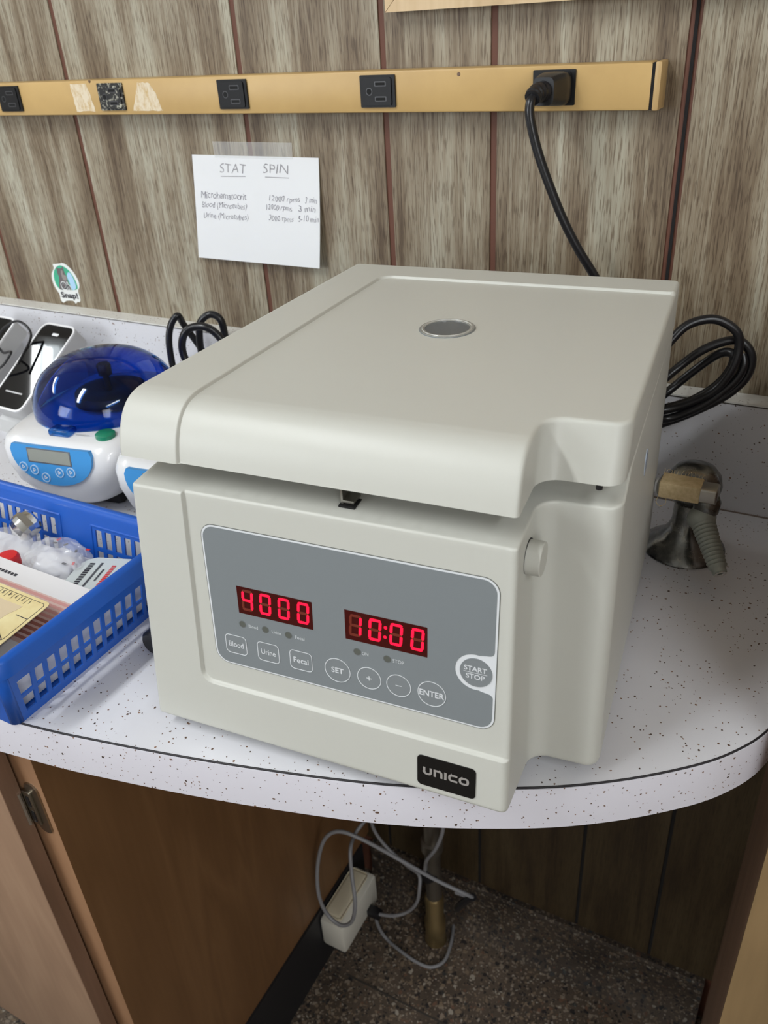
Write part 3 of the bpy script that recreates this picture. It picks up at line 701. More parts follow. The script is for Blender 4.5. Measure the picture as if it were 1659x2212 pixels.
def lid():
    prof = [(-0.1292, 0.2220), (-0.1280, 0.2275), (-0.1262, 0.2340), (-0.1238, 0.2400), (-0.1205, 0.2458), (-0.1163, 0.2506), (-0.1110, 0.2545), (-0.1045, 0.2570), (-0.0966, 0.2581)]
    pv = catmull([(v, z, 0) for v, z in prof], 5); PV = np.array([[p.x, p.y] for p in pv]); W = np.concatenate([[0], np.cumsum(np.linalg.norm(np.diff(PV, axis=0), axis=1))])
    wE = W[-1]; w2v = lambda w_: (np.interp(w_, W, PV[:, 0]) if w_ <= wE else -0.0966 + (w_ - wE))
    v2w = lambda v: wE + v + 0.0966
    def base(w_):
        if w_ >= wE: return np.array([-0.0966 + w_ - wE, HT]), np.array([0, 1.0])
        q = np.array([np.interp(w_, W, PV[:, 0]), np.interp(w_, W, PV[:, 1])]); e = 0.0008
        a = np.array([np.interp(w_ - e, W, PV[:, 0]), np.interp(w_ - e, W, PV[:, 1])]); b = np.array([np.interp(w_ + e, W, PV[:, 0]), np.interp(w_ + e, W, PV[:, 1])])
        t = b - a; t /= np.linalg.norm(t); return q, np.array([-t[1], t[0]])
    vr, vb = -0.0695, 0.2100
    P = [(0.0, 0.0, 0.0004), (0.2630, 0.0, 0.0004), (0.2620, v2w(vr), 0.014), (0.3100, v2w(vr + 0.0005), 0.012), (0.3100, v2w(vb), 0.005), (0.0, v2w(vb), 0.004)]
    O = round_poly(P, [130, 30, 14, 110, 100, 110], [1, 1, 16, 14, 6, 6]); A = np.array(O); n = len(O)
    # segments counted for the edge distance: everything but the bottom front edge
    S0 = 1 + 130
    segs = [(A[i], A[(i + 1) % n]) for i in range(S0 + 1, n)]
    Sa = np.array([s[0] for s in segs]); Sb = np.array([s[1] for s in segs]); D = Sb - Sa; L2 = (D ** 2).sum(1)
    def edist(q):
        t = np.clip(((q - Sa) * D).sum(1) / L2, 0, 1); return np.sqrt((((Sa + D * t[:, None]) - q) ** 2).sum(1).min())
    T = np.roll(A, -1, 0) - np.roll(A, 1, 0); T /= np.linalg.norm(T, axis=1)[:, None]; N = np.stack([-T[:, 1], T[:, 0]], 1)
    r = 0.0030
    UG, VB, RC = 0.0445, 0.1765, 0.013
    def sd(u, v):
        qx, qv = u - UG, VB - v
        return (RC - math.hypot(RC - qx, RC - qv)) if (qx < RC and qv < RC) else min(qx, qv)
    verts = [Vector(p) for p in O]; edges = [(i, (i + 1) % n) for i in range(n)]
    for d in (0.0002, 0.0007, 0.0015, 0.0025, r, 0.005):
        b0 = len(verts); I = A + N * d
        I = [q for i, q in enumerate(I) if i > S0 and edist(q) > d * 0.93 and q[1] > 0.0002]
        verts += [Vector(q) for q in I]; edges += [(b0 + i, b0 + i + 1) for i in range(len(I) - 1) if np.linalg.norm(I[i] - I[i + 1]) < 0.006]
    for s in (-0.0006, 0.0, 0.0004, 0.0008, 0.0012, 0.0018):   # lines along the step
        b0 = len(verts); L = []
        for w_ in np.arange(0.0006, v2w(VB - RC), 0.002): L.append((UG + s, w_))
        for k in range(13):
            a = math.pi - (math.pi / 2) * k / 12; rr = RC - s; L.append((UG + RC + rr * math.cos(a), v2w(VB - RC) + rr * math.sin(a)))
        for u in np.arange(UG + RC + 0.004, 0.3090, 0.004): L.append((u, v2w(VB - s)))
        verts += [Vector(q) for q in L]; edges += [(b0 + i, b0 + i + 1) for i in range(len(L) - 1)]
    for w_ in list(np.arange(0.002, wE + 0.004, 0.0016)) + list(np.arange(wE + 0.012, v2w(0.205), 0.012)):
        for u in np.arange(0.008, 0.306, 0.009):
            q = np.array([u, w_])
            if inside(q, A) and edist(q) > 0.0055 and abs(sd(u, w2v(w_))) > 0.0022: verts.append(Vector(q))
    res = delaunay_2d_cdt(verts, edges, [], 0, 1e-7)
    def pos(u, w_, d):
        q, nn = base(w_); dd = 0.0
        if d < r: dd = r - math.sqrt(max(0, r * r - (r - d) ** 2))
        s = sd(u, w2v(w_)); dd += 0.0021 * sstep(s / 0.0013)
        q = q - nn * dd
        return u, q[0], max(q[1], ZL)
    V, F = [], []
    for p in res[0]:
        u, v, z = pos(p.x, p.y, edist(np.array(p))); V.append((taper(u, v), v, z))
    for f in res[2]:
        c = sum((res[0][i] for i in f), Vector((0, 0))) / len(f)
        if inside(np.array(c), A): F.append(tuple(f))
    # walls
    b = len(V); cnt = 0
    for i in list(range(S0 + 1, n)) + [0]:
        u, w_ = A[i]; uu, v, z = pos(u, w_, 0.0)
        sh = 0.0100 * sstep((v + 0.11) / 0.03) * (1 - sstep((v + 0.0640) / 0.03)) * sstep((u - 0.25) / 0.01)
        for k in range(4):
            t = k / 3; V.append((taper(uu, v), v - sh * t, z + (ZL - z) * t))
        cnt += 1
    for i in range(cnt - 1):
        for k in range(3): F.append((b + i * 4 + k, b + i * 4 + k + 1, b + i * 4 + k + 5, b + i * 4 + k + 4))
    bot = [b + i * 4 + 3 for i in range(cnt)]
    F.append(tuple(bot))
    o = mesh('lid', V, F, M['lid'], CF)
    bm = bmesh.new(); bm.from_mesh(o.data); bmesh.ops.remove_doubles(bm, verts=bm.verts[:], dist=0.00003); bmesh.ops.recalc_face_normals(bm, faces=bm.faces[:]); bm.to_mesh(o.data); bm.free()
    o.data.shade_smooth(); o.data.set_sharp_from_angle(angle=math.radians(52)); return o
lido = lid()
# sight glass in the lid
ZM = HT - 0.0021
WC = (0.1580, 0.0590)
def zfn(u, v, off): return (u, v, ZM + off)
sg = plate('sight_glass', circ(*WC, 0.0165, 48), zfn, -0.001, 0.0004, mat('glass_dark', (0.13, 0.14, 0.145), 0.12), lido)
ringo = ring('glass_rim', circ(*WC, 0.0200, 48), circ(*WC, 0.0165, 48), zfn, -0.001, 0.0010, mat('clear_rim', (0.33, 0.33, 0.30), 0.08, coat=1.0), lido)
ring('rim_line', circ(*WC, 0.0207, 48), circ(*WC, 0.0199, 48), zfn, -0.001, 0.0004, M['panel_btn'], lido)
tube('rim_bead', [(WC[0] + 0.0182 * math.cos(a), WC[1] + 0.0182 * math.sin(a), ZM + 0.0009) for a in np.linspace(0, 2 * math.pi, 40)], 0.0006, mat('bead', (0.42, 0.42, 0.39), 0.05, coat=1.0), lido, n=1, seg=8)
# front-plane mapping
def FP(u, z, off): return (u, -0.1318 + 0.089 * (z - 0.2033) + 0.0026 - off, z)
def FO(u, z, off): return (u, -0.1318 + 0.089 * (z - 0.2033) - off, z)
kp = plate('control_panel', rrect(0.1552, 0.1290, 0.1995, 0.1070, 0.0095, 8), FP, 0, 0.0004, M['panel_white'], CF)
ring('panel_outline', rrect(0.1552, 0.1290, 0.2003, 0.1078, 0.0099, 8), rrect(0.1552, 0.1290, 0.1995, 0.1070, 0.0095, 8), FP, 0, 0.0003, M['hole_dark'], kp)
def grey_shape():
    x0, x1, z0, z1, r = 0.0567, 0.2536, 0.0767, 0.1813, 0.0085
    cx, cz, R = 0.2424, 0.1166, 0.0128
    out = []
    def arc(ax, az, rr, a0, a1, n=7):
        for k in range(n + 1): a = math.radians(a0 + (a1 - a0) * k / n); out.append((ax + rr * math.cos(a), az + rr * math.sin(a)))
    arc(x1 - r, z1 - r, r, 90, 0)
    f = 0.003
    out += [(x1, cz + 0.0168), (x1 - 0.0002, cz + 0.0158), (x1 - 0.0008, cz + 0.0148), (x1 - 0.0018, cz + 0.0141), (x1 - 0.0032, cz + 0.0137), (x1 - 0.0052, cz + 0.0135), (x1 - 0.0075, cz + 0.0131)]
    arc(cx, cz, R, 80, 280, 24)
    out += [(x1 - 0.0075, cz - 0.0131), (x1 - 0.0052, cz - 0.0135), (x1 - 0.0032, cz - 0.0137), (x1 - 0.0018, cz - 0.0141), (x1 - 0.0008, cz - 0.0148), (x1 - 0.0002, cz - 0.0158), (x1, cz - 0.0168)]
    arc(x1 - r, z0 + r, r, 0, -90); arc(x0 + r, z0 + r, r, 270, 180); arc(x0 + r, z1 - r, r, 180, 90)
    return out
plate('panel_field', grey_shape(), FP, 0.0004, 0.0006, M['panel_grey'], kp)
def button(pts, nm='button'):
    b = plate(nm, pts, FP, 0.0006, 0.0008, M['panel_btn'], kp); ring('button_outline', pts, grow(pts, -0.00045), FP, 0.0006, 0.00095, M['panel_white'], kp); return b
for s, u, w_ in (('Blood', 0.0728, 0.0116), ('Urine', 0.0980, 0.0112), ('Fecal', 0.1229, 0.0112)):
    button(rrect(u, 0.0929, 0.0168, 0.0152, 0.0032, 5)); text('lettering', s, u, 0.0930, w_, 0.0044, FP, 0.00095, M['panel_white'], kp, bold=0.010)
for s, u, r_, w_, h_ in (('SET', 0.1497, 0.0093, 0.0087, 0.0043), ('+', 0.1722, 0.0084, 0.0036, 0.0036), ('\u2013', 0.1926, 0.0084, 0.0042, 0.0005), ('ENTER', 0.2148, 0.0094, 0.0164, 0.0045)):
    button(circ(u, 0.0927, r_, 40)); text('lettering', s, u, 0.0927, w_, h_, FP, 0.00095, M['panel_white'], kp, bold=0.022 if len(s) > 1 else 0)
ss = plate('button', circ(0.2427, 0.1166, 0.0101, 40), FP, 0.0004, 0.0008, M['panel_btn'], kp)
text('lettering', 'START', 0.2424, 0.1193, 0.0142, 0.0036, FP, 0.0010, M['panel_white'], kp, bold=0.02); text('lettering', 'STOP', 0.2424, 0.1137, 0.0118, 0.0036, FP, 0.0010, M['panel_white'], kp, bold=0.02)
stroke('lettering_rule', [[(0.2350, 0.11650), (0.2498, 0.11650)]], 0.0004, FP, 0.0009, M['panel_white'], kp)
for u in (0.0798, 0.0974, 0.1148, 0.1645, 0.1851):
    plate('indicator_lamp', circ(u, 0.1111, 0.0024, 20), FP, 0.0006, 0.0007, M['hole_dark'], kp)
    ring('lamp_edge', circ(u, 0.1111, 0.0027, 20), circ(u, 0.1111, 0.0023, 20), FP, 0.0006, 0.0008, mat('lamp_edge', (0.13, 0.14, 0.14), 0.4) if u < 0.08 else bpy.data.materials['lamp_edge'], kp)
for s, u, w_, h_ in (('Blood', 0.0881, 0.0070, 0.0024), ('Urine', 0.1058, 0.0070, 0.0024), ('Fecal', 0.1232, 0.0068, 0.0024), ('ON', 0.1700, 0.0044, 0.0026), ('STOP', 0.1926, 0.0076, 0.0026)):
    text('lettering', s, u, 0.1109, w_, h_, FP, 0.00075, M['panel_white'], kp)
def display(x0, x1, z0, z1, digits, centres, colon=None):
    d = plate('readout', [(x0, z0), (x1, z0), (x1, z1), (x0, z1)], FP, 0.0006, 0.0008, M['led_back'], kp)
    Wd, Hd, t = 0.0086, 0.0160, 0.0018
    zc = (z0 + z1) / 2 + 0.0006; g = 0.0003
    def seg(k, cx):
        h = Hd / 2; w_ = Wd / 2
        def hor(z): return [(-w_ + g, z), (-w_ + t * 0.6 + g, z + t / 2), (w_ - t * 0.6 - g, z + t / 2), (w_ - g, z), (w_ - t * 0.6 - g, z - t / 2), (-w_ + t * 0.6 + g, z - t / 2)]
        def ver(x, za, zb_): return [(x, za + g), (x - t / 2, za + g + t * 0.5), (x - t / 2, zb_ - g - t * 0.5), (x, zb_ - g), (x + t / 2, zb_ - g - t * 0.5), (x + t / 2, za + g + t * 0.5)]
        q = {'a': hor(h - t / 2), 'd': hor(-h + t / 2), 'g': hor(0), 'f': ver(-w_ + t / 2, 0, h - t / 2), 'e': ver(-w_ + t / 2, -h + t / 2, 0), 'b': ver(w_ - t / 2, 0, h - t / 2), 'c': ver(w_ - t / 2, -h + t / 2, 0)}[k]
        return [(cx + x + z * 0.06, zc + z) for x, z in q]
    on = {'0': 'abcdef', '1': 'bc', '4': 'fgbc'}
    for ch, cx in zip(digits, centres):
        for k in 'abcdefg':
            lit = k in on[ch]
            plate('lit_segment' if lit else 'dark_segment', seg(k, cx), FP, 0.0008, 0.00095, M['led_on'] if lit else M['led_ghost'], d)
    if colon:
        for dz in (0.0035, -0.0035): plate('lit_segment', circ(colon + dz * 0.06, zc + dz, 0.0011, 12), FP, 0.0008, 0.00095, M['led_on'], d)
display(0.0782, 0.1338, 0.1200, 0.1408, '4000', (0.0858, 0.0993, 0.1131, 0.1272))
display(0.1568, 0.2118, 0.1194, 0.1410, '1000', (0.1640, 0.1773, 0.1915, 0.2055), 0.1843)
pq = plate('name_plaque', rrect(0.2257, 0.0312, 0.0398, 0.0248, 0.0032, 6), FO, 0, 0.0006, M['plaque'], CF)
def unico():
    x0, x1, zc, h, t = 0.2099, 0.2398, 0.0317, 0.0062, 0.00165
    Wl = 0.0062; gp = 0.0011; x = x0; a, b = zc - h / 2, zc + h / 2; P = []
    r = 0.0016; i = t / 2
    def arc(cx, cz, rr, a0, a1): return [(cx + rr * math.cos(math.radians(a0 + (a1 - a0) * k / 5)), cz + rr * math.sin(math.radians(a0 + (a1 - a0) * k / 5))) for k in range(6)]
    L, Rr = x + i, x + Wl - i
    P.append([(L, b), (L, a + i + r)] + arc(L + r, a + i + r, r, 180, 270) + arc(Rr - r, a + i + r, r, 270, 360) + [(Rr, b)]); x += Wl + gp
    L, Rr = x + i, x + Wl - i
    P.append([(L, a), (L, b - i)] + [(Rr - r, b - i)] + arc(Rr - r, b - i - r, r, 90, 0) + [(Rr, a)]); x += Wl + gp
    P.append([(x + i, a), (x + i, b)]); x += t + gp
    L, Rr = x + i, x + Wl - i
    P.append([(Rr + i, b - i), (L + r, b - i)] + arc(L + r, b - i - r, r, 90, 180) + arc(L + r, a + i + r, r, 180, 270) + [(Rr + i, a + i)]); x += Wl + gp * 0.9
    L, Rr = x + i, x + Wl + 0.0006 - i
    P.append([(L + r, b - i)] + arc(L + r, b - i - r, r, 90, 180) + arc(L + r, a + i + r, r, 180, 270) + arc(Rr - r, a + i + r, r, 270, 360) + arc(Rr - r, b - i - r, r, 0, 90) + [(L + r, b - i)])
    stroke('lettering', P, t, FO, 0.0007, M['plaque_text'], pq)
unico()
# latch hook under the lid and its slot
lt = box('latch_hook', (0.1515, -0.1165, 0.2030), (0.1530, -0.1060, 0.2230), M['steel'], CF)
box('latch_foot', (0.1530, -0.1165, 0.2064), (0.1600, -0.1060, 0.2082), M['steel'], lt)
box('latch_slot', (0.1508, -0.1190, 0.2035), (0.1615, -0.1080, 0.2056), M['slot'], CF)
# release button on the step of the right-hand side
lathe('button_gap', [(0.0111, -0.002), (0.0111, 0.0006), (0.0, 0.0006)], M['slot'], CF, (0.2635, -0.1055, 0.1840), 40, Matrix.Rotation(math.radians(90), 3, 'Y'), 35)
kn = lathe('release_button', [(0.0104, -0.004), (0.0104, 0.0001), (0.0104, 0.0088), (0.0100, 0.0093), (0.0, 0.0093)], M['body'], CF, (0.2635, -0.1055, 0.1840), 40, Matrix.Rotation(math.radians(90), 3, 'Y'), 35)
plate('side_window', [(p[0], p[1]) for p in circ(0.0, 0.0, 1, 20)], lambda a, b, off: (taper(0.31, 0.053) + 0.0004 + off, 0.053 + a * 0.0062, 0.172 + b * 0.0105), -0.001, 0.0008, mat('pale_lens', (0.42, 0.48, 0.58), 0.2), CF)
lathe('lid_bumper', [(0.002, 0), (0.002, 0.0025), (0.0, 0.003)], M['black'], CF, (0.296, -0.0765, 0.2185), 12)
for u, v in ((0.03, -0.105), (0.235, -0.100), (0.03, 0.18), (0.28, 0.18)):
    lathe('rubber_foot', [(0.011, 0.0), (0.012, 0.003), (0.012, 0.0125)], M['rubber'], CF, (u, v, 0), 20)

# ================================================================ mini centrifuges
def super_ring(hw, hd, e, n=56):
    out = []
    for k in range(n):
        a = 2 * math.pi * k / n; c, s = math.cos(a), math.sin(a)
        out.append((hw * math.copysign(abs(c) ** (2 / e), c), hd * math.copysign(abs(s) ** (2 / e), s)))
    return out
def mini(loc, label, rz=0.0):
    t = empty('mini_centrifuge', label, 'centrifuge', loc, rz, 'mini centrifuges with blue lids')
    # shell: rings (half width, half depth, centre y, z front, z back)
    rings = [(0.030, 0.078, 0.014, 0.006, 0.012, 3), (0.046, 0.088, 0.009, 0.010, 0.016, 3.2), (0.062, 0.096, 0.004, 0.021, 0.027, 4), (0.0745, 0.1005, 0.0015, 0.040, 0.044, 5.5), (0.0815, 0.1015, 0.0030, 0.060, 0.066, 7), (0.0840, 0.1010, 0.0050, 0.077, 0.082, 7), (0.0830, 0.0990, 0.0065, 0.086, 0.0905, 6), (0.078, 0.093, 0.009, 0.090, 0.0945, 5), (0.062, 0.074, 0.012, 0.093, 0.097, 3), (0.02, 0.02, 0.014, 0.095, 0.097, 2)]
    V, F = [], []; n = 56
    for hw, hd, cy, zf, zb_, e in rings:
        for x, y in super_ring(hw * 0.93, hd, e, n):
            k = (y / hd + 1) / 2; V.append((x, y + cy, zf + (zb_ - zf) * k))
    for i in range(len(rings) - 1):
        for k in range(n): F.append((i * n + k, i * n + (k + 1) % n, (i + 1) * n + (k + 1) % n, (i + 1) * n + k))
    F.append(tuple(range(n))); F.append(tuple((len(rings) - 1) * n + k for k in range(n)))
    mesh('shell', V, F, M['white_plastic'], t, 60)
    box('base_pad', (-0.040, -0.060, 0.0), (0.044, 0.085, 0.017), M['rubber'], t, 0.006)
    # sloping control face
    a = math.radians(40)
    o0 = Vector((0.0, -0.0985, 0.0715)); ux = Vector((1, 0, 0)); uz = Vector((0, math.sin(math.radians(7)), math.cos(math.radians(7)))); nn = Vector((0, -uz.z, uz.y))
    def mf(u, z, off): return tuple(o0 + ux * u + uz * z + nn * off)
    face = [(-0.049, 0.0150), (0.049, 0.0150)] + [(0.0520 * math.cos(b), 0.009 - 0.037 * math.sin(b) ** 0.9) for b in np.linspace(0.0, math.pi, 22)]
    f = plate('blue_panel', face, mf, -0.012, 0.0004, M['mini_blue'], t)
    sc = plate('display_frame', [(-0.030, -0.004), (0.026, -0.004), (0.026, 0.0125), (-0.030, 0.0125)], mf, 0.0004, 0.0008, M['steel'], f)
    plate('display', [(-0.0285, -0.0025), (0.0245, -0.0025), (0.0245, 0.011), (-0.0285, 0.011)], mf, 0.0008, 0.0010, M['lcd'], f)
    for bx, bz in ((-0.038, -0.0105), (-0.024, -0.0125), (-0.0105, -0.0200), (0.0085, -0.0125), (0.0235, -0.0105)):
        ring('button_rim', circ(bx, bz, 0.0055, 20), circ(bx, bz, 0.0044, 20), mf, 0.0004, 0.0012, M['btn_rim'], f)
        plate('button', circ(bx, bz, 0.0044, 20), mf, 0.0004, 0.0008, M['mini_blue'], f)
        stroke('button_mark', [[(bx - 0.0015, bz - 0.002), (bx - 0.0015, bz + 0.002)], [(bx - 0.0015, bz + 0.002), (bx + 0.0015, bz), (bx - 0.0015, bz - 0.002)]], 0.0007, mf, 0.0009, M['paper'], f)
    gb = lathe('open_button', [(0.0105, 0), (0.0105, 0.0045), (0.0085, 0.006), (0.0, 0.0062)], M['green'], t, (0.052, -0.068, 0.0900), 24); gb.scale = (1, 0.8, 1) if False else (1, 1, 1)
    stroke('caption', [[(0.018, 0), (0.036, 0)]], 0.0015, lambda u, z, off: (u, -0.074 + z, 0.0925 + off), 0.0005, M['grey_plastic'], t)
    # see-through dome, rotor and knob
    R, Hd = 0.0805, 0.056; prof = []
    for k in range(15):
        b = math.pi / 2 * k / 14; prof.append((R * math.cos(b) ** 0.85 if k < 14 else 0.0005, 0.006 + Hd * math.sin(b)))
    prof = [(R, 0.0)] + prof
    inner = [(max(0.0004, r - 0.0022), z - 0.0022 if z > 0.004 else z) for r, z in reversed(prof)]
    dm = lathe('dome_lid', prof + inner, M['dome'], t, (0.0, 0.010, 0.0915), 56, None, 50, cap=False)
    box('dome_catch', (-0.012, -0.0805, 0.0905), (0.014, -0.064, 0.098), M['dome'], dm, 0.002)
    rt = lathe('rotor', [(0.020, 0.0), (0.036, 0.001), (0.041, 0.004), (0.039, 0.015), (0.028, 0.017), (0.010, 0.014), (0.006, 0.013)], M['black'], t, (0.006, 0.012, 0.094), 36)
    lathe('rotor_knob', [(0.0035, 0.0), (0.0035, 0.020), (0.0075, 0.0202), (0.008, 0.031), (0.0065, 0.033)], M['black'], t, (0.004, 0.012, 0.105), 20)
    pass
    return t
mini((-0.714, -0.213, 0), 'white mini centrifuge with blue dome lid and green button', math.radians(9))
mini((-0.553, -0.210, 0), 'mini centrifuge mostly hidden behind the large beige centrifuge', math.radians(9))

# ================================================================ tilted black-faced readers
def reader(x, label, cab=False):
    t = empty('reader', label, 'reader', (x, -0.115, 0.0), 0, 'white readers with glossy black faces')
    b = Vector((-0.004, -0.060, 0.037)); tp_ = Vector((0.006, 0.053, 0.112)); L = (tp_ - b); ln = L.length; uz = L.normalized(); ux = Vector((1, -0.06, 0)).normalized(); nn = ux.cross(uz) ; 
    if nn.z < 0: nn = -nn
    o0 = (b + tp_) / 2
    def fn(u, z, off): return tuple(o0 + ux * u + uz * z + nn * off)
    body_pts = rrect(0, 0, 0.069, ln + 0.006, 0.013, 7)
    o = plate('case', body_pts, fn, -0.026, -0.0012, M['grey_plastic'], t, 40)
    ring('case_rim', body_pts, grow(body_pts, -0.0028), fn, -0.0012, 0.0010, M['white_plastic'], t)
    s = plate('screen', grow(body_pts, -0.0028), fn, -0.0012, 0.0002, M['screen'], t)
    plate('slot_mark', rrect(0.002, ln / 2 - 0.014, 0.0125, 0.0042, 0.0012, 3), fn, 0.0002, 0.0004, M['paper'], s)
    text('lettering', 'Reader', 0.0, -ln / 2 + 0.022, 0.036, 0.0050, fn, 0.0004, M['grey_plastic'], s) if False else stroke('caption', [[(-0.018, -ln / 2 + 0.024), (0.016, -ln / 2 + 0.024)]], 0.0022, fn, 0.0003, M['grey_plastic'], s)
    # stand
    V = [(-0.03, -0.062, 0), (0.03, -0.062, 0), (0.03, 0.06, 0), (-0.03, 0.06, 0), (-0.03, -0.055, 0.014), (0.03, -0.055, 0.014), (0.03, 0.058, 0.088), (-0.03, 0.058, 0.088)]
    mesh('stand', V, [(0, 1, 2, 3), (4, 5, 6, 7), (0, 1, 5, 4), (1, 2, 6, 5), (2, 3, 7, 6), (3, 0, 4, 7)], M['grey_plastic'], t)
    return t, fn
r2, fn2 = reader(-0.943, 'white reader with black glossy face, next to the blue dome')
r1, fn1 = reader(-1.062, 'white reader with black glossy face, at the far end partly out of view')
tag(tube('thin_cable', [(-0.955, -0.130, 0.080), (-0.965, -0.090, 0.106), (-0.989, -0.086, 0.122), (-1.016, -0.094, 0.110), (-1.030, -0.098, 0.090), (-1.016, -0.104, 0.080), (-0.990, -0.112, 0.087), (-0.972, -0.124, 0.091), (-0.985, -0.135, 0.074), (-1.015, -0.142, 0.062), (-1.06, -0.150, 0.058), (-1.12, -0.17, 0.02), (-1.16, -0.18, 0.003)], 0.0017, M['cable'], None, 8, 8), 'thin black cable looped over the two black-faced readers', 'cable')

# ================================================================ blue basket
BK = empty('basket', 'blue plastic basket with square holes at the counter edge', 'basket', (-0.62, -0.465, 0)); BL_ = (-0.62, -0.465, 0)
bx0, bx1, by0, by1 = -0.800, -0.4940, -0.5570, -0.3860     # bottom outline
tx0, tx1, ty0, ty1 = -0.815, -0.4800, -0.5650, -0.3730     # rim outline
ZR = 0.073
def perforated(name, us, zs, solid, fn):
    V = {}; vl, F = [], []
    def vid(i, j):
        if (i, j) not in V: V[(i, j)] = len(vl); vl.append(fn(us[i], zs[j]))
        return V[(i, j)]
    for i in range(len(us) - 1):
        for j in range(len(zs) - 1):
            if solid(i, j): F.append((vid(i, j), vid(i + 1, j), vid(i + 1, j + 1), vid(i, j + 1)))
    o = mesh(name, vl, F, M['basket'], None); adopt(o, BK, BL_)
    md = o.modifiers.new('thickness', 'SOLIDIFY'); md.thickness = 0.0016; md.offset = 0
    return o
def hole_axis(a0, pitch, hole, n, lo, hi):
    L = [lo]
    for k in range(n): L += [a0 + k * pitch, a0 + k * pitch + hole]
    return L + [hi]
zrow = [0.0, 0.0080, 0.0235, 0.0270, 0.0430, ZR]
def side_fn(u, z):   # right side: u = y
    k = z / ZR; y = u if by0 + 0.016 < u < by1 - 0.012 else u + ((-0.008 if u < -0.46 else 0.013) * k)
    return (bx1 + (tx1 - bx1) * k, y, z)
us = hole_axis(-0.5455, 0.01225, 0.0084, 12, by0 + 0.006, by1 - 0.006)
perforated('side_wall', us, zrow, lambda i, j: not (i % 2 == 1 and j in (1, 3)), side_fn)
def back_fn(u, z): k = z / ZR; return (u + ((tx1 - bx1) * k if u > -0.4995 else 0.0), by1 + (ty1 - by1) * k, z)
ub = [bx0 + 0.01] + [v for k in range(9) for v in (-0.733 + k * 0.0122, -0.733 + k * 0.0122 + 0.0078)] + [-0.605] + [v for k in range(7) for v in (-0.574 + k * 0.0122, -0.574 + k * 0.0122 + 0.0078)] + [bx1 - 0.006]
hb = [i for i in range(len(ub) - 1) if abs((ub[i + 1] - ub[i]) - 0.0078) < 1e-6]
perforated('back_wall', ub, [0.0, 0.016, 0.0335, 0.0375, 0.0550, ZR], lambda i, j: not (i in hb and j in (1, 3)), back_fn)
def frontw_fn(u, z): k = z / ZR; return (u + ((tx1 - bx1) * k if u > -0.51 else 0.0), by0 + (ty0 - by0) * k, z)
uf = [bx0 + 0.01] + [v for k in range(20) for v in (-0.775 + k * 0.0122, -0.775 + k * 0.0122 + 0.0078)] + [bx1 - 0.006]
perforated('front_wall', uf, zrow, lambda i, j: not (i % 2 == 1 and j in (1, 3)), frontw_fn)
def left_fn(u, z): k = z / ZR; return (bx0 + (tx0 - bx0) * k, u, z)
perforated('left_wall', us, zrow, lambda i, j: not (i % 2 == 1 and j in (1, 3)), left_fn)
def corner(cx, cy, sx, sy):
    V, F = [], []; n = 6
    bxs = bx1 if sx > 0 else bx0; bys = by0 if sy < 0 else by1; txs = tx1 if sx > 0 else tx0; tys = ty0 if sy < 0 else ty1; r = 0.0065; r2_ = 0.013
    for z in (0.0, ZR):
        k = z / ZR; X = bxs + (txs - bxs) * k; Y = bys + (tys - bys) * k; rr = r + 0.0 * k
        for i in range(n + 1):
            a = math.pi / 2 * i / n
            V.append((X - sx * rr + sx * rr * math.cos(a), Y - sy * rr + sy * rr * math.sin(a), z))
    for i in range(n): F.append((i, i + 1, n + 2 + i, n + 1 + i))
    o = mesh('corner_wall', V, F, M['basket'], None, 40); adopt(o, BK, BL_); md = o.modifiers.new('thickness', 'SOLIDIFY'); md.thickness = 0.0018; md.offset = 0
for sx, sy in ((1, -1), (1, 1), (-1, -1), (-1, 1)): corner(0, 0, sx, sy)
adopt(box('floor_panel', (bx0 + 0.002, by0 + 0.002, 0.0005), (bx1 - 0.002, by1 - 0.002, 0.0028), M['basket']), BK, BL_)
def basket_rim():
    prof = [(-0.0015, ZR - 0.004), (-0.0008, ZR + 0.0015), (0.0020, ZR + 0.0035), (0.0058, ZR + 0.0030), (0.0078, ZR + 0.0005), (0.0090, ZR - 0.0115), (0.0076, ZR - 0.0115), (0.0062, ZR - 0.001), (0.0020, ZR + 0.0012)]
    base_ = rrect((tx0 + tx1) / 2, (ty0 + ty1) / 2, tx1 - tx0, ty1 - ty0, 0.0085, 8); V, F = [], []; k = len(prof); n = len(base_)
    for o_, z in prof:
        for p in grow(base_, o_): V.append((p[0], p[1], z))
    for j in range(k):
        for i in range(n): F.append((j * n + i, j * n + (i + 1) % n, ((j + 1) % k) * n + (i + 1) % n, ((j + 1) % k) * n + i))
    adopt(mesh('rim', V, F, M['basket'], None, 50), BK, BL_)
basket_rim()
def ridge(fn, a0, a1, z0, z1):
    pts = [(a0, z0), (a1, z0), (a1, z1), (a0, z1)]
    for i in range(4):
        p, q = pts[i], pts[(i + 1) % 4]
        adopt(tube('ridge', [fn(*p), fn(*q)], 0.0013, M['basket'], None, 2, 6, smooth_pts=False), BK, BL_)
ridge(lambda u, z: (back_fn(u, z)[0], back_fn(u, z)[1] - 0.0006, z), -0.579, -0.497, 0.011, 0.0585)
ridge(lambda u, z: (back_fn(u, z)[0], back_fn(u, z)[1] - 0.0006, z), -0.737, -0.620, 0.011, 0.0600)

# ---- things in the basket
def ray(px, py):
    return Vector((0, -CD, CH)), F_ + R_ * ((px - 829.5) / FPX) - U_ * ((py - 1106) / FPX)
def quad_frame(o, ex, ey):
    ex = Vector(ex).normalized(); ey = Vector(ey); ey = (ey - ex * ey.dot(ex)).normalized(); nn = ex.cross(ey); o = Vector(o)
    return lambda u, z, off: tuple(o + ex * u + ey * z + nn * off)
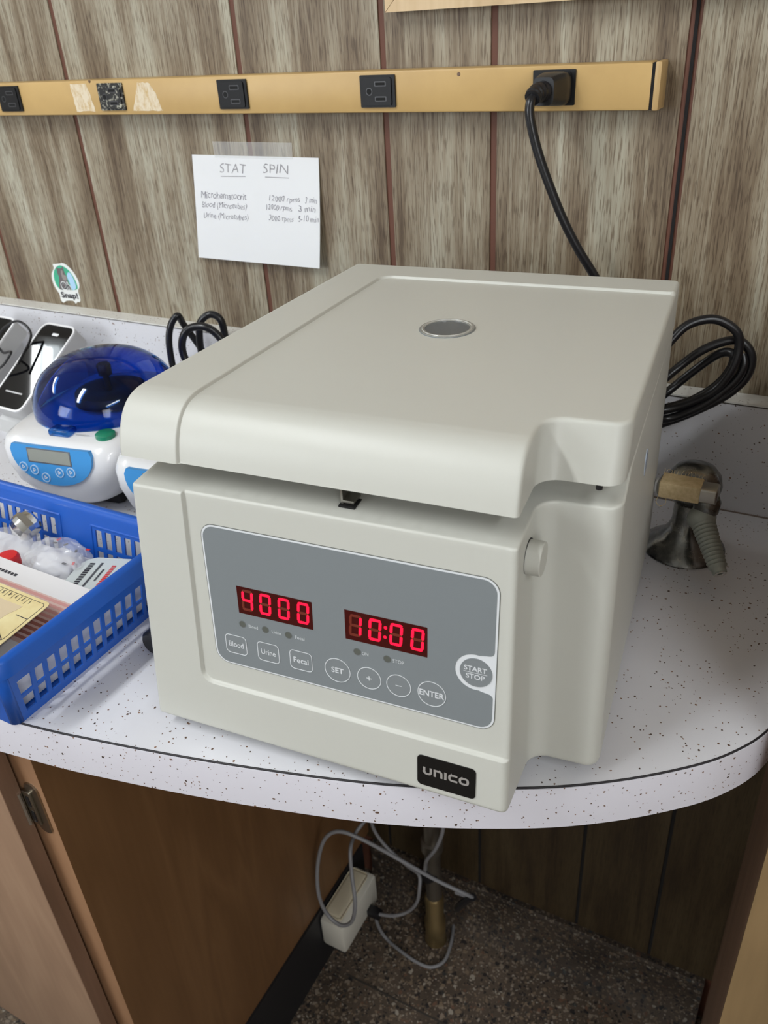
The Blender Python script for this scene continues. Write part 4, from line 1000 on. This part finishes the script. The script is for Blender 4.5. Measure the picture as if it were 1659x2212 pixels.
# booklet: white with striped band; upside down from here
bf = quad_frame((-0.502, -0.4490, 0.0535), (-1, 0.03, 0.0), (-0.02, -1, -0.13))
bo = empty('booklet', 'white booklet with pink and rust striped band in blue basket', 'booklet', (-0.6, -0.5, 0.03)); BOL = (-0.6, -0.5, 0.03)
cv = plate('cover', [(0, 0), (0.24, 0), (0.24, 0.105), (0, 0.105)], bf, -0.003, 0.0, M['booklet'], None); adopt(cv, bo, BOL)
adopt(plate('pink_band', [(0.0, 0.020), (0.24, 0.020), (0.24, 0.070), (0.0, 0.070)], bf, -0.0001, 0.0001, mat('pale_pink', (0.60, 0.42, 0.38), 0.6), None), bo, BOL)
for k in range(9):
    adopt(plate('stripe', [(0.0, 0.0215 + k * 0.0052), (0.24, 0.0215 + k * 0.0052), (0.24, 0.0245 + k * 0.0052), (0.0, 0.0245 + k * 0.0052)], bf, -0.0001, 0.00015, M['pink'] if k < 4 else M['redstripe'], None), bo, BOL)
adopt(text('print', 'HEMA-SCREEN SLIDES', 0.125, 0.012, 0.062, 0.0035, bf, 0.0002, M['black_ink'], None, flip=False), bo, BOL) if False else adopt(stroke('print', [[(0.085 + i * 0.0042, 0.0125), (0.088 + i * 0.0042, 0.0125)] for i in range(13)], 0.003, bf, 0.0002, M['black_ink'], None), bo, BOL)
# yellow ruler card
yo = empty('ruler_card', 'yellowed card with printed ruler numbers lying on the booklet', 'card', (-0.58, -0.5, 0.05)); YL = (-0.58, -0.5, 0.05)
yf = quad_frame((-0.5150, -0.4830, 0.0605), (-1, 0.045, -0.004), (0.045, -1, -0.10))
adopt(plate('card', rrect(0.07, 0.033, 0.14, 0.066, 0.004, 4), yf, -0.0006, 0.0, M['yellow'], None), yo, YL)
adopt(ring('border_line', rrect(0.07, 0.0255, 0.134, 0.045, 0.003, 4), rrect(0.07, 0.0255, 0.1333, 0.0443, 0.003, 4), yf, 0, 0.0002, M['black_ink'], None), yo, YL)
adopt(plate('stain', jag([(0.020, 0.0125), (0.13, 0.0125), (0.13, 0.031), (0.026, 0.031)], 0.0008, 5), yf, 0, 0.0002, M['stain'], None), yo, YL)
adopt(stroke('border_line', [[(0.0035, 0.022), (0.017, 0.022)]], 0.0007, yf, 0.0002, M['black_ink'], None), yo, YL)
for k in range(11):
    u = 0.0185 + k * 0.0082
    adopt(text('numeral', str(k + 1), u, 0.0065, None, 0.0038, yf, 0.0003, M['black_ink'], None), yo, YL)
    adopt(stroke('tick', [[(u + 0.004, 0.0035), (u + 0.004, 0.0105)]], 0.0004, yf, 0.0002, M['black_ink'], None), yo, YL)
    if k < 8: adopt(text('numeral', str(15 - k), u + 0.006, 0.0365, 0.0044, 0.0040, yf, 0.0003, M['black_ink'], None), yo, YL)
adopt(stroke('border_line', [[(0.014, 0.0415), (0.135, 0.0415)], [(0.014, 0.0415), (0.0037, 0.0470)]], 0.0007, yf, 0.0002, M['black_ink'], None), yo, YL)
for z in (0.0452, 0.0500):
    adopt(stroke('print', [[(0.018 + i * 0.0052, z), (0.0215 + i * 0.0052, z)] for i in range(13)], 0.0032, yf, 0.0003, M['black_ink'], None), yo, YL)
adopt(text('print', 'SEAL', 0.036, 0.0560, 0.034, 0.0058, yf, 0.0003, M['black_ink'], None, bold=0.03), yo, YL)
tag(mesh('folded_papers', [(-0.790, -0.548, 0.004), (-0.503, -0.548, 0.004), (-0.503, -0.398, 0.004), (-0.790, -0.398, 0.004), (-0.792, -0.551, 0.033), (-0.499, -0.551, 0.030), (-0.500, -0.396, 0.036), (-0.792, -0.395, 0.034)], [(0, 1, 2, 3), (4, 5, 6, 7), (0, 1, 5, 4), (1, 2, 6, 5), (2, 3, 7, 6), (3, 0, 4, 7)], M['booklet']), 'pile of folded white papers at the bottom of the blue basket', 'papers')
# blister pack: rounded label card under clear cover
bl = empty('blister_pack', 'clear sealed pack with grey label printed black and red, in basket corner', 'pack', (-0.52, -0.41, 0.04)); BLL = (-0.52, -0.41, 0.04)
lf = quad_frame((-0.5330, -0.4200, 0.0420), (0.25, -1, -0.05), (1, 0.25, 0.06))
adopt(plate('label_card', rrect(0.0, 0.004, 0.052, 0.062, 0.016, 8), lf, -0.0008, 0.0, M['blister'], None), bl, BLL)
for s, z, w_, h, mt in (('BELL PEPLER', -0.014, 0.034, 0.0052, 'black_ink'), ('Sterile contents unless opened', -0.0045, 0.036, 0.0024, 'black_ink'), ('Do not use', 0.002, 0.018, 0.0020, 'black_ink'), ('SINGLE USE', 0.0095, 0.030, 0.0040, 'red_ink'), ('REF 2204', 0.0175, 0.018, 0.0024, 'black_ink'), ('LOT 1186', 0.0215, 0.018, 0.0022, 'black_ink')):
    adopt(stroke('print', [[(-w_ / 2 + i * h * 0.62, z), (-w_ / 2 + i * h * 0.62 + h * 0.45, z)] for i in range(int(w_ / h / 0.62))], h, lf, 0.0003, M[mt], None), bl, BLL)
# crumpled clear bags
def blob(name, c, rx, ry, rz, mt, parent=None, seed=0, amp=0.18, sub=4, fl=0.6):
    bm = bmesh.new(); bmesh.ops.create_icosphere(bm, subdivisions=sub, radius=1)
    rr = random.Random(seed); K = [(Vector((rr.gauss(0, 1), rr.gauss(0, 1), rr.gauss(0, 1))).normalized(), rr.uniform(3, 8), rr.uniform(0, 6)) for _ in range(7)]
    for v in bm.verts:
        d = 1 + amp * sum(abs(math.sin(k[1] * v.co.dot(k[0]) + k[2])) - 0.6 for k in K) / 3
        v.co = Vector((c[0] + v.co.x * rx * d, c[1] + v.co.y * ry * d, c[2] + (v.co.z * rz if v.co.z > 0 else v.co.z * rz * fl) * d))
    return from_bm(name, bm, mt, parent, 28)
b1 = empty('clear_bag', 'crumpled clear plastic bag with red and black print in basket', 'bag', (-0.59, -0.41, 0.04)); B1 = (-0.59, -0.41, 0.04)
adopt(blob('film', (-0.588, -0.415, 0.040), 0.031, 0.024, 0.018, M['clear'], None, 3, 0.3), b1, B1)
adopt(blob('white_insert', (-0.585, -0.417, 0.036), 0.026, 0.020, 0.013, mat('insert_white', (0.62, 0.62, 0.66), 0.5), None, 5, 0.15), b1, B1)
for i, (x, y, z, mt) in enumerate(((-0.600, -0.404, 0.050, 'black_ink'), (-0.588, -0.402, 0.050, 'black_ink'), (-0.572, -0.405, 0.0485, 'black_ink'), (-0.567, -0.396, 0.046, 'red_ink'), (-0.604, -0.396, 0.048, 'red_ink'), (-0.563, -0.418, 0.0455, 'red_ink'), (-0.569, -0.423, 0.047, 'black_ink'))):
    adopt(box('print_mark', (x - 0.0022, y - 0.0012, z - 0.0004), (x + 0.0022, y + 0.0012, z + 0.0004), M[mt], None, 0.0003, 1, Matrix.Rotation(0.3 + i, 3, 'Z')), b1, B1)
b2 = tag(blob('clear_bag', (-0.652, -0.424, 0.036), 0.034, 0.030, 0.022, M['clear'], None, 9, 0.32), 'crumpled clear bag behind the red cap at the basket left', 'bag')
tag(lathe('red_cap', [(0.0095, 0), (0.0100, 0.002), (0.0100, 0.010), (0.0085, 0.0125), (0.0, 0.013)], M['red'], None, (-0.622, -0.4395, 0.040), 28), 'round red cap among clear bags in the basket', 'cap')
sb = lathe('chrome_cap', [(0.0100, -0.010), (0.0125, -0.006), (0.0128, 0.004), (0.0110, 0.010), (0.0070, 0.0132), (0.0, 0.0142)], M['chrome'], None, (-0.641, -0.4000, 0.056), 12, Matrix.Rotation(math.radians(-50), 3, 'Y'), 25)
tag(sb, 'shiny faceted metal cap on the bags near basket back wall', 'cap')

# small dark-capped bottle beside the centrifuge
bt = empty('bottle', 'small grey bottle with black cap lying beside the beige centrifuge', 'bottle', (-0.452, -0.44, 0.012), 1.55)
lathe('bottle_body', [(0.008, 0.010), (0.0115, 0.013), (0.0115, 0.05), (0.009, 0.053)], M['white_plastic'], bt, (0, 0, 0), 24, Matrix.Rotation(math.radians(90), 3, 'Y'))
lathe('cap', [(0.0095, -0.008), (0.0115, -0.006), (0.0115, 0.010)], M['black'], bt, (0, 0, 0), 24, Matrix.Rotation(math.radians(90), 3, 'Y'))

# ================================================================ gas tap
G = empty('gas_tap', 'tarnished chrome bench gas tap with tan cloth tape on its handle', 'gas tap', (-0.0860, -0.1085, 0))
lathe('base', [(0.0375, 0.0), (0.0382, 0.0015), (0.0372, 0.0035), (0.031, 0.0080), (0.0225, 0.015), (0.0165, 0.023), (0.0135, 0.032), (0.0130, 0.052)], M['tarnish'], G, (0, 0, 0), 48)
lathe('turret', [(0.0135, 0.048), (0.0185, 0.052), (0.0235, 0.059), (0.0250, 0.068), (0.0230, 0.077), (0.0175, 0.0840), (0.010, 0.0875), (0.0, 0.0885)], M['tarnish'], G, (0.001, 0.004, 0), 40)
gh = box('handle', (-0.0240, -0.0400, 0.0735), (0.0265, -0.0220, 0.0870), M['steel'], G, 0.002, 3)
ctp = box('cloth_tape', (-0.0225, -0.0412, 0.0725), (0.0125, -0.0205, 0.0882), M['cloth'], gh, 0.0015, 2)
for i in range(12):
    x = -0.0225 + i * 0.003; rr = random.Random(i)
    tube('thread', [(x, -0.0245, 0.0878), (x + rr.uniform(-.001, .001), -0.0205, 0.0890 + rr.uniform(0, .001)), (x + rr.uniform(-.002, .002), -0.0180, 0.0895 + rr.uniform(0, .0015))], 0.0002, M['cloth'], ctp, 2, 4)
tube('loose_thread', [(-0.022, -0.041, 0.073), (-0.023, -0.042, 0.068), (-0.019, -0.0425, 0.065), (-0.015, -0.042, 0.068), (-0.015, -0.041, 0.073)], 0.0003, M['cloth'], ctp, 4, 5)
box('grey_knob', (-0.0275, -0.0365, 0.0740), (-0.0240, -0.0260, 0.0850), M['grey_plastic'], gh, 0.002)
lathe('valve_stem', [(0.0080, 0.0), (0.0075, 0.010), (0.0110, 0.012), (0.0118, 0.022), (0.010, 0.026)], M['tarnish'], G, (0.018, -0.027, 0.048), 24)
def barb():
    a = Vector((0.0150, -0.030, 0.0550)); e = Vector((0.0415, -0.0690, 0.0260)); d = (e - a); L = d.length; q = Vector((0, 0, 1)).rotation_difference(d.normalized()).to_matrix()
    prof = [(0.0001, -0.008), (0.0085, -0.0070), (0.0125, -0.001), (0.0125, 0.004), (0.0100, 0.009)]
    n = 12
    for k in range(n):
        z0 = 0.009 + k * (L - 0.012) / n; r = 0.0095 - 0.0026 * k / n; prof += [(r + 0.0012, z0), (r + 0.0010, z0 + 0.0008), (r - 0.0006, z0 + 0.0026)]
    prof += [(0.0062, L - 0.003), (0.0062, L), (0.0052, L + 0.0008), (0.0026, L + 0.0006), (0.0024, L - 0.006), (0.0, L - 0.006)]
    o = lathe('hose_nozzle', prof, M['barb'], G, a, 28, q, 35, cap=False); o['label'] = 'ridged grey hose nozzle'
    lathe('nozzle_bore', [(0.0023, L - 0.0015), (0.0, L - 0.0014)], M['slot'], o, a, 16, q, cap=False)
    lathe('nozzle_tip', [(0.0052, L + 0.0006), (0.0056, L + 0.0016), (0.0040, L + 0.0018), (0.0026, L + 0.0008)], M['chrome'], o, a, 24, q, cap=False)
barb()

# ================================================================ cords
pc = empty('power_cord', 'thick black power cord plugged into the outlet strip above the beige centrifuge', 'power cord', (-0.26, -0.03, 0.39)); PL = (-0.26, -0.03, 0.39)
def plug():
    prof = [(-0.0285, 0.0135, 0.0125), (-0.034, 0.0140, 0.0135), (-0.040, 0.0135, 0.0130), (-0.050, 0.0105, 0.0120), (-0.056, 0.0095, 0.0110)]
    V, F = [], []; n = 24
    for i, (y, hw, hh) in enumerate(prof):
        for x, z in super_ring(hw, hh, 5 if i < 4 else 4, n): V.append((-0.2575 - 0.10 * abs(y + 0.0285), y, 0.3905 + z))
        for k in range(n): V[i * n + k] = (V[i * n + k][0] + super_ring(hw, hh, 5, n)[k][0], V[i * n + k][1], V[i * n + k][2])
    for i in range(len(prof) - 1):
        for k in range(n): F.append((i * n + k, i * n + (k + 1) % n, (i + 1) * n + (k + 1) % n, (i + 1) * n + k))
    F += [tuple(range(n)), tuple((len(prof) - 1) * n + k for k in range(n))]
    return mesh('plug', V, F, M['black'], None, 40)
adopt(plug(), pc, PL)
adopt(tube('strain_relief', [(-0.2600, -0.052, 0.3905), (-0.2620, -0.060, 0.3905), (-0.2640, -0.066, 0.3895), (-0.2645, -0.071, 0.3870)], 0.0078, M['black'], None, 6, 16, rfun=lambda t: (0.0088 if int(t * 9) % 2 else 0.0080) * (1 - 0.22 * t)), pc, PL)
adopt(tube('cable', [(-0.2640, -0.069, 0.3885), (-0.2650, -0.0745, 0.3830), (-0.2640, -0.076, 0.372), (-0.2585, -0.074, 0.350), (-0.2500, -0.070, 0.325), (-0.2360, -0.063, 0.290), (-0.2210, -0.056, 0.260), (-0.2020, -0.048, 0.228), (-0.187, -0.045, 0.195), (-0.176, -0.05, 0.13), (-0.172, -0.06, 0.05)], 0.0041, M['cable'], None, 8, 12), pc, PL)
def P(px, py, y):
    o, d = ray(px, py); t = (y - o.y) / d.y; q = o + d * t; return (q.x, q.y, q.z)
def PX(L): return [P(*a) for a in L]
cr = tag(tube('coiled_cord', PX([(1400, 800, -0.09), (1450, 735, -0.075), (1490, 700, -0.065), (1545, 690, -0.055), (1590, 715, -0.050), (1596, 752, -0.050), (1580, 800, -0.055), (1545, 842, -0.058), (1490, 870, -0.06), (1440, 885, -0.065), (1390, 895, -0.08)]) , 0.0041, M['cable'], None, 8, 12), 'black cord bundle looped behind the right side of the beige centrifuge', 'power cord')
adopt(tube('cord_loop', PX([(1400, 850, -0.085), (1460, 798, -0.060), (1520, 755, -0.050), (1580, 735, -0.042), (1610, 745, -0.040), (1624, 775, -0.040), (1612, 815, -0.042), (1575, 850, -0.045), (1520, 880, -0.05), (1460, 905, -0.055), (1400, 925, -0.07)]), 0.0041, M['cable'], None, 8, 12), cr, (0, 0, 0))
adopt(tube('cord_loop', PX([(1400, 880, -0.075), (1450, 840, -0.052), (1500, 800, -0.045), (1550, 766, -0.045), (1578, 762, -0.048), (1585, 780, -0.050), (1565, 815, -0.052), (1530, 845, -0.052), (1480, 870, -0.052), (1400, 890, -0.07)]), 0.0041, M['cable'], None, 8, 12), cr, (0, 0, 0))
adopt(tube('cord_loop', PX([(1390, 905, -0.085), (1440, 905, -0.066), (1500, 884, -0.060), (1548, 856, -0.056), (1590, 820, -0.050), (1606, 790, -0.046), (1604, 765, -0.042)]), 0.0041, M['cable'], None, 8, 12), cr, (0, 0, 0))
cl = tag(tube('coiled_cord', PX([(385, 830, -0.085), (372, 785, -0.080), (365, 735, -0.075), (370, 700, -0.070), (384, 682, -0.064), (396, 700, -0.056), (418, 730, -0.050), (450, 775, -0.048), (490, 830, -0.06)]), 0.0043, M['cable'], None, 8, 12), 'black cord coiled against the backsplash behind the blue dome', 'power cord')
adopt(tube('cord_loop', PX([(420, 800, -0.092), (400, 775, -0.092), (393, 745, -0.090), (400, 718, -0.086), (420, 706, -0.080), (448, 708, -0.075), (474, 728, -0.070), (500, 770, -0.07)]), 0.0048, M['cable'], None, 8, 12), cl, (0, 0, 0))
adopt(tube('cord_loop', PX([(440, 790, -0.058), (432, 740, -0.062), (432, 700, -0.060), (446, 682, -0.056), (462, 680, -0.052), (477, 692, -0.050), (485, 720, -0.050), (492, 770, -0.055)]), 0.0045, M['cable'], None, 8, 12), cl, (0, 0, 0))

# ================================================================ below the counter
ad = empty('outlet_box', 'cream plastic outlet box with dark plug at the cabinet base', 'outlet box', (-0.518, -0.13, -0.86)); AL = (-0.518, -0.13, -0.86)
adopt(box('housing', (-0.5405, -0.1885, -0.8570), (-0.4955, -0.0770, -0.7900), M['cream2'], None, 0.006, 2), ad, AL)
adopt(box('cover', (-0.5385, -0.1780, -0.7905), (-0.5060, -0.0850, -0.7840), M['cream'], None, 0.006, 3), ad, AL)
adopt(box('bracket', (-0.5410, -0.16, FZ), (-0.520, -0.10, -0.8565), M['toe'], None), ad, AL)
adopt(box('dark_plug', (-0.4960, -0.1180, -0.8500), (-0.4720, -0.1020, -0.8350), M['black'], None, 0.003), ad, AL)
pp = empty('pipe', 'dusty metal pipe with brass collar rising from floor beneath counter', 'pipe', (-0.392, -0.068, FZ)); PPL = (-0.392, -0.068, FZ)
adopt(lathe('riser', [(0.013, 0.10), (0.013, 0.24), (0.0175, 0.242), (0.0175, 0.262), (0.013, 0.264), (0.013, 0.8740)], M['pipe'], None, (-0.392, -0.068, FZ), 24), pp, PPL)
adopt(lathe('brass_collar', [(0.0150, 0.0), (0.0190, 0.004), (0.0170, 0.02), (0.0180, 0.06), (0.0150, 0.064), (0.0160, 0.12), (0.0135, 0.124)], M['brass'], None, (-0.392, -0.068, FZ), 20), pp, PPL)
adopt(box('valve', (-0.412, -0.086, -0.740), (-0.384, -0.058, -0.716), M['black'], None, 0.004, 2, Matrix.Rotation(0.7, 3, 'Y')), pp, PPL)
gc = tag(tube('grey_cord', PX([(985, 1928, -0.09), (1020, 1938, -0.10), (940, 1900, -0.12), (860, 1855, -0.14), (780, 1812, -0.16), (730, 1796, -0.17), (700, 1815, -0.18), (686, 1870, -0.19), (688, 1930, -0.2), (705, 1972, -0.2), (735, 1998, -0.2), (760, 1990, -0.195), (767, 1950, -0.19), (760, 1890, -0.17), (757, 1835, -0.15), (768, 1800, -0.12), (790, 1770, -0.10)]), 0.0031, M['grey_cord'], None, 8, 10), 'grey cord looping over the cream outlet box under the counter', 'cord')
g2 = tag(tube('grey_cord', PX([(800, 1770, -0.08), (812, 1800, -0.08), (840, 1835, -0.08), (880, 1870, -0.08), (905, 1890, -0.09), (906, 1920, -0.10), (900, 1950, -0.10), (880, 1970, -0.10), (850, 1978, -0.11), (820, 1975, -0.115)]), 0.0029, M['grey_cord'], None, 8, 10), 'grey cord hanging from under the counter to the dark plug', 'cord')
def FLR(px, py, z):
    o, d = ray(px, py); t = (z - o.z) / d.z; q = o + d * t; return (q.x, q.y, q.z)
tag(tube('grey_cord', [FLR(812, 1975, -0.84), FLR(815, 1995, -0.87)] + [FLR(*a, FZ + 0.004) for a in ((830, 2022), (860, 2050), (900, 2078), (932, 2089), (960, 2075), (975, 2035), (982, 1990))] + [FLR(1000, 1950, -0.89), FLR(1018, 1938, -0.87)], 0.0030, M['grey_cord'], None, 8, 10), 'grey cord lying in a loop on the terrazzo floor', 'cord')
tag(tube('grey_cord', PX([(958, 1760, -0.10), (955, 1800, -0.10), (940, 1835, -0.10), (922, 1858, -0.095), (918, 1880, -0.09)]), 0.0030, M['grey_cord'], None, 8, 10), 'grey cord hanging in front of the metal pipe', 'cord')

tag(tube('dark_plug', PX([(1022, 1938, -0.10), (1003, 1948, -0.095), (988, 1962, -0.09)]), 0.006, M['black'], None, 4, 10), 'small dark plug on the end of the grey cord by the pipe', 'plug')
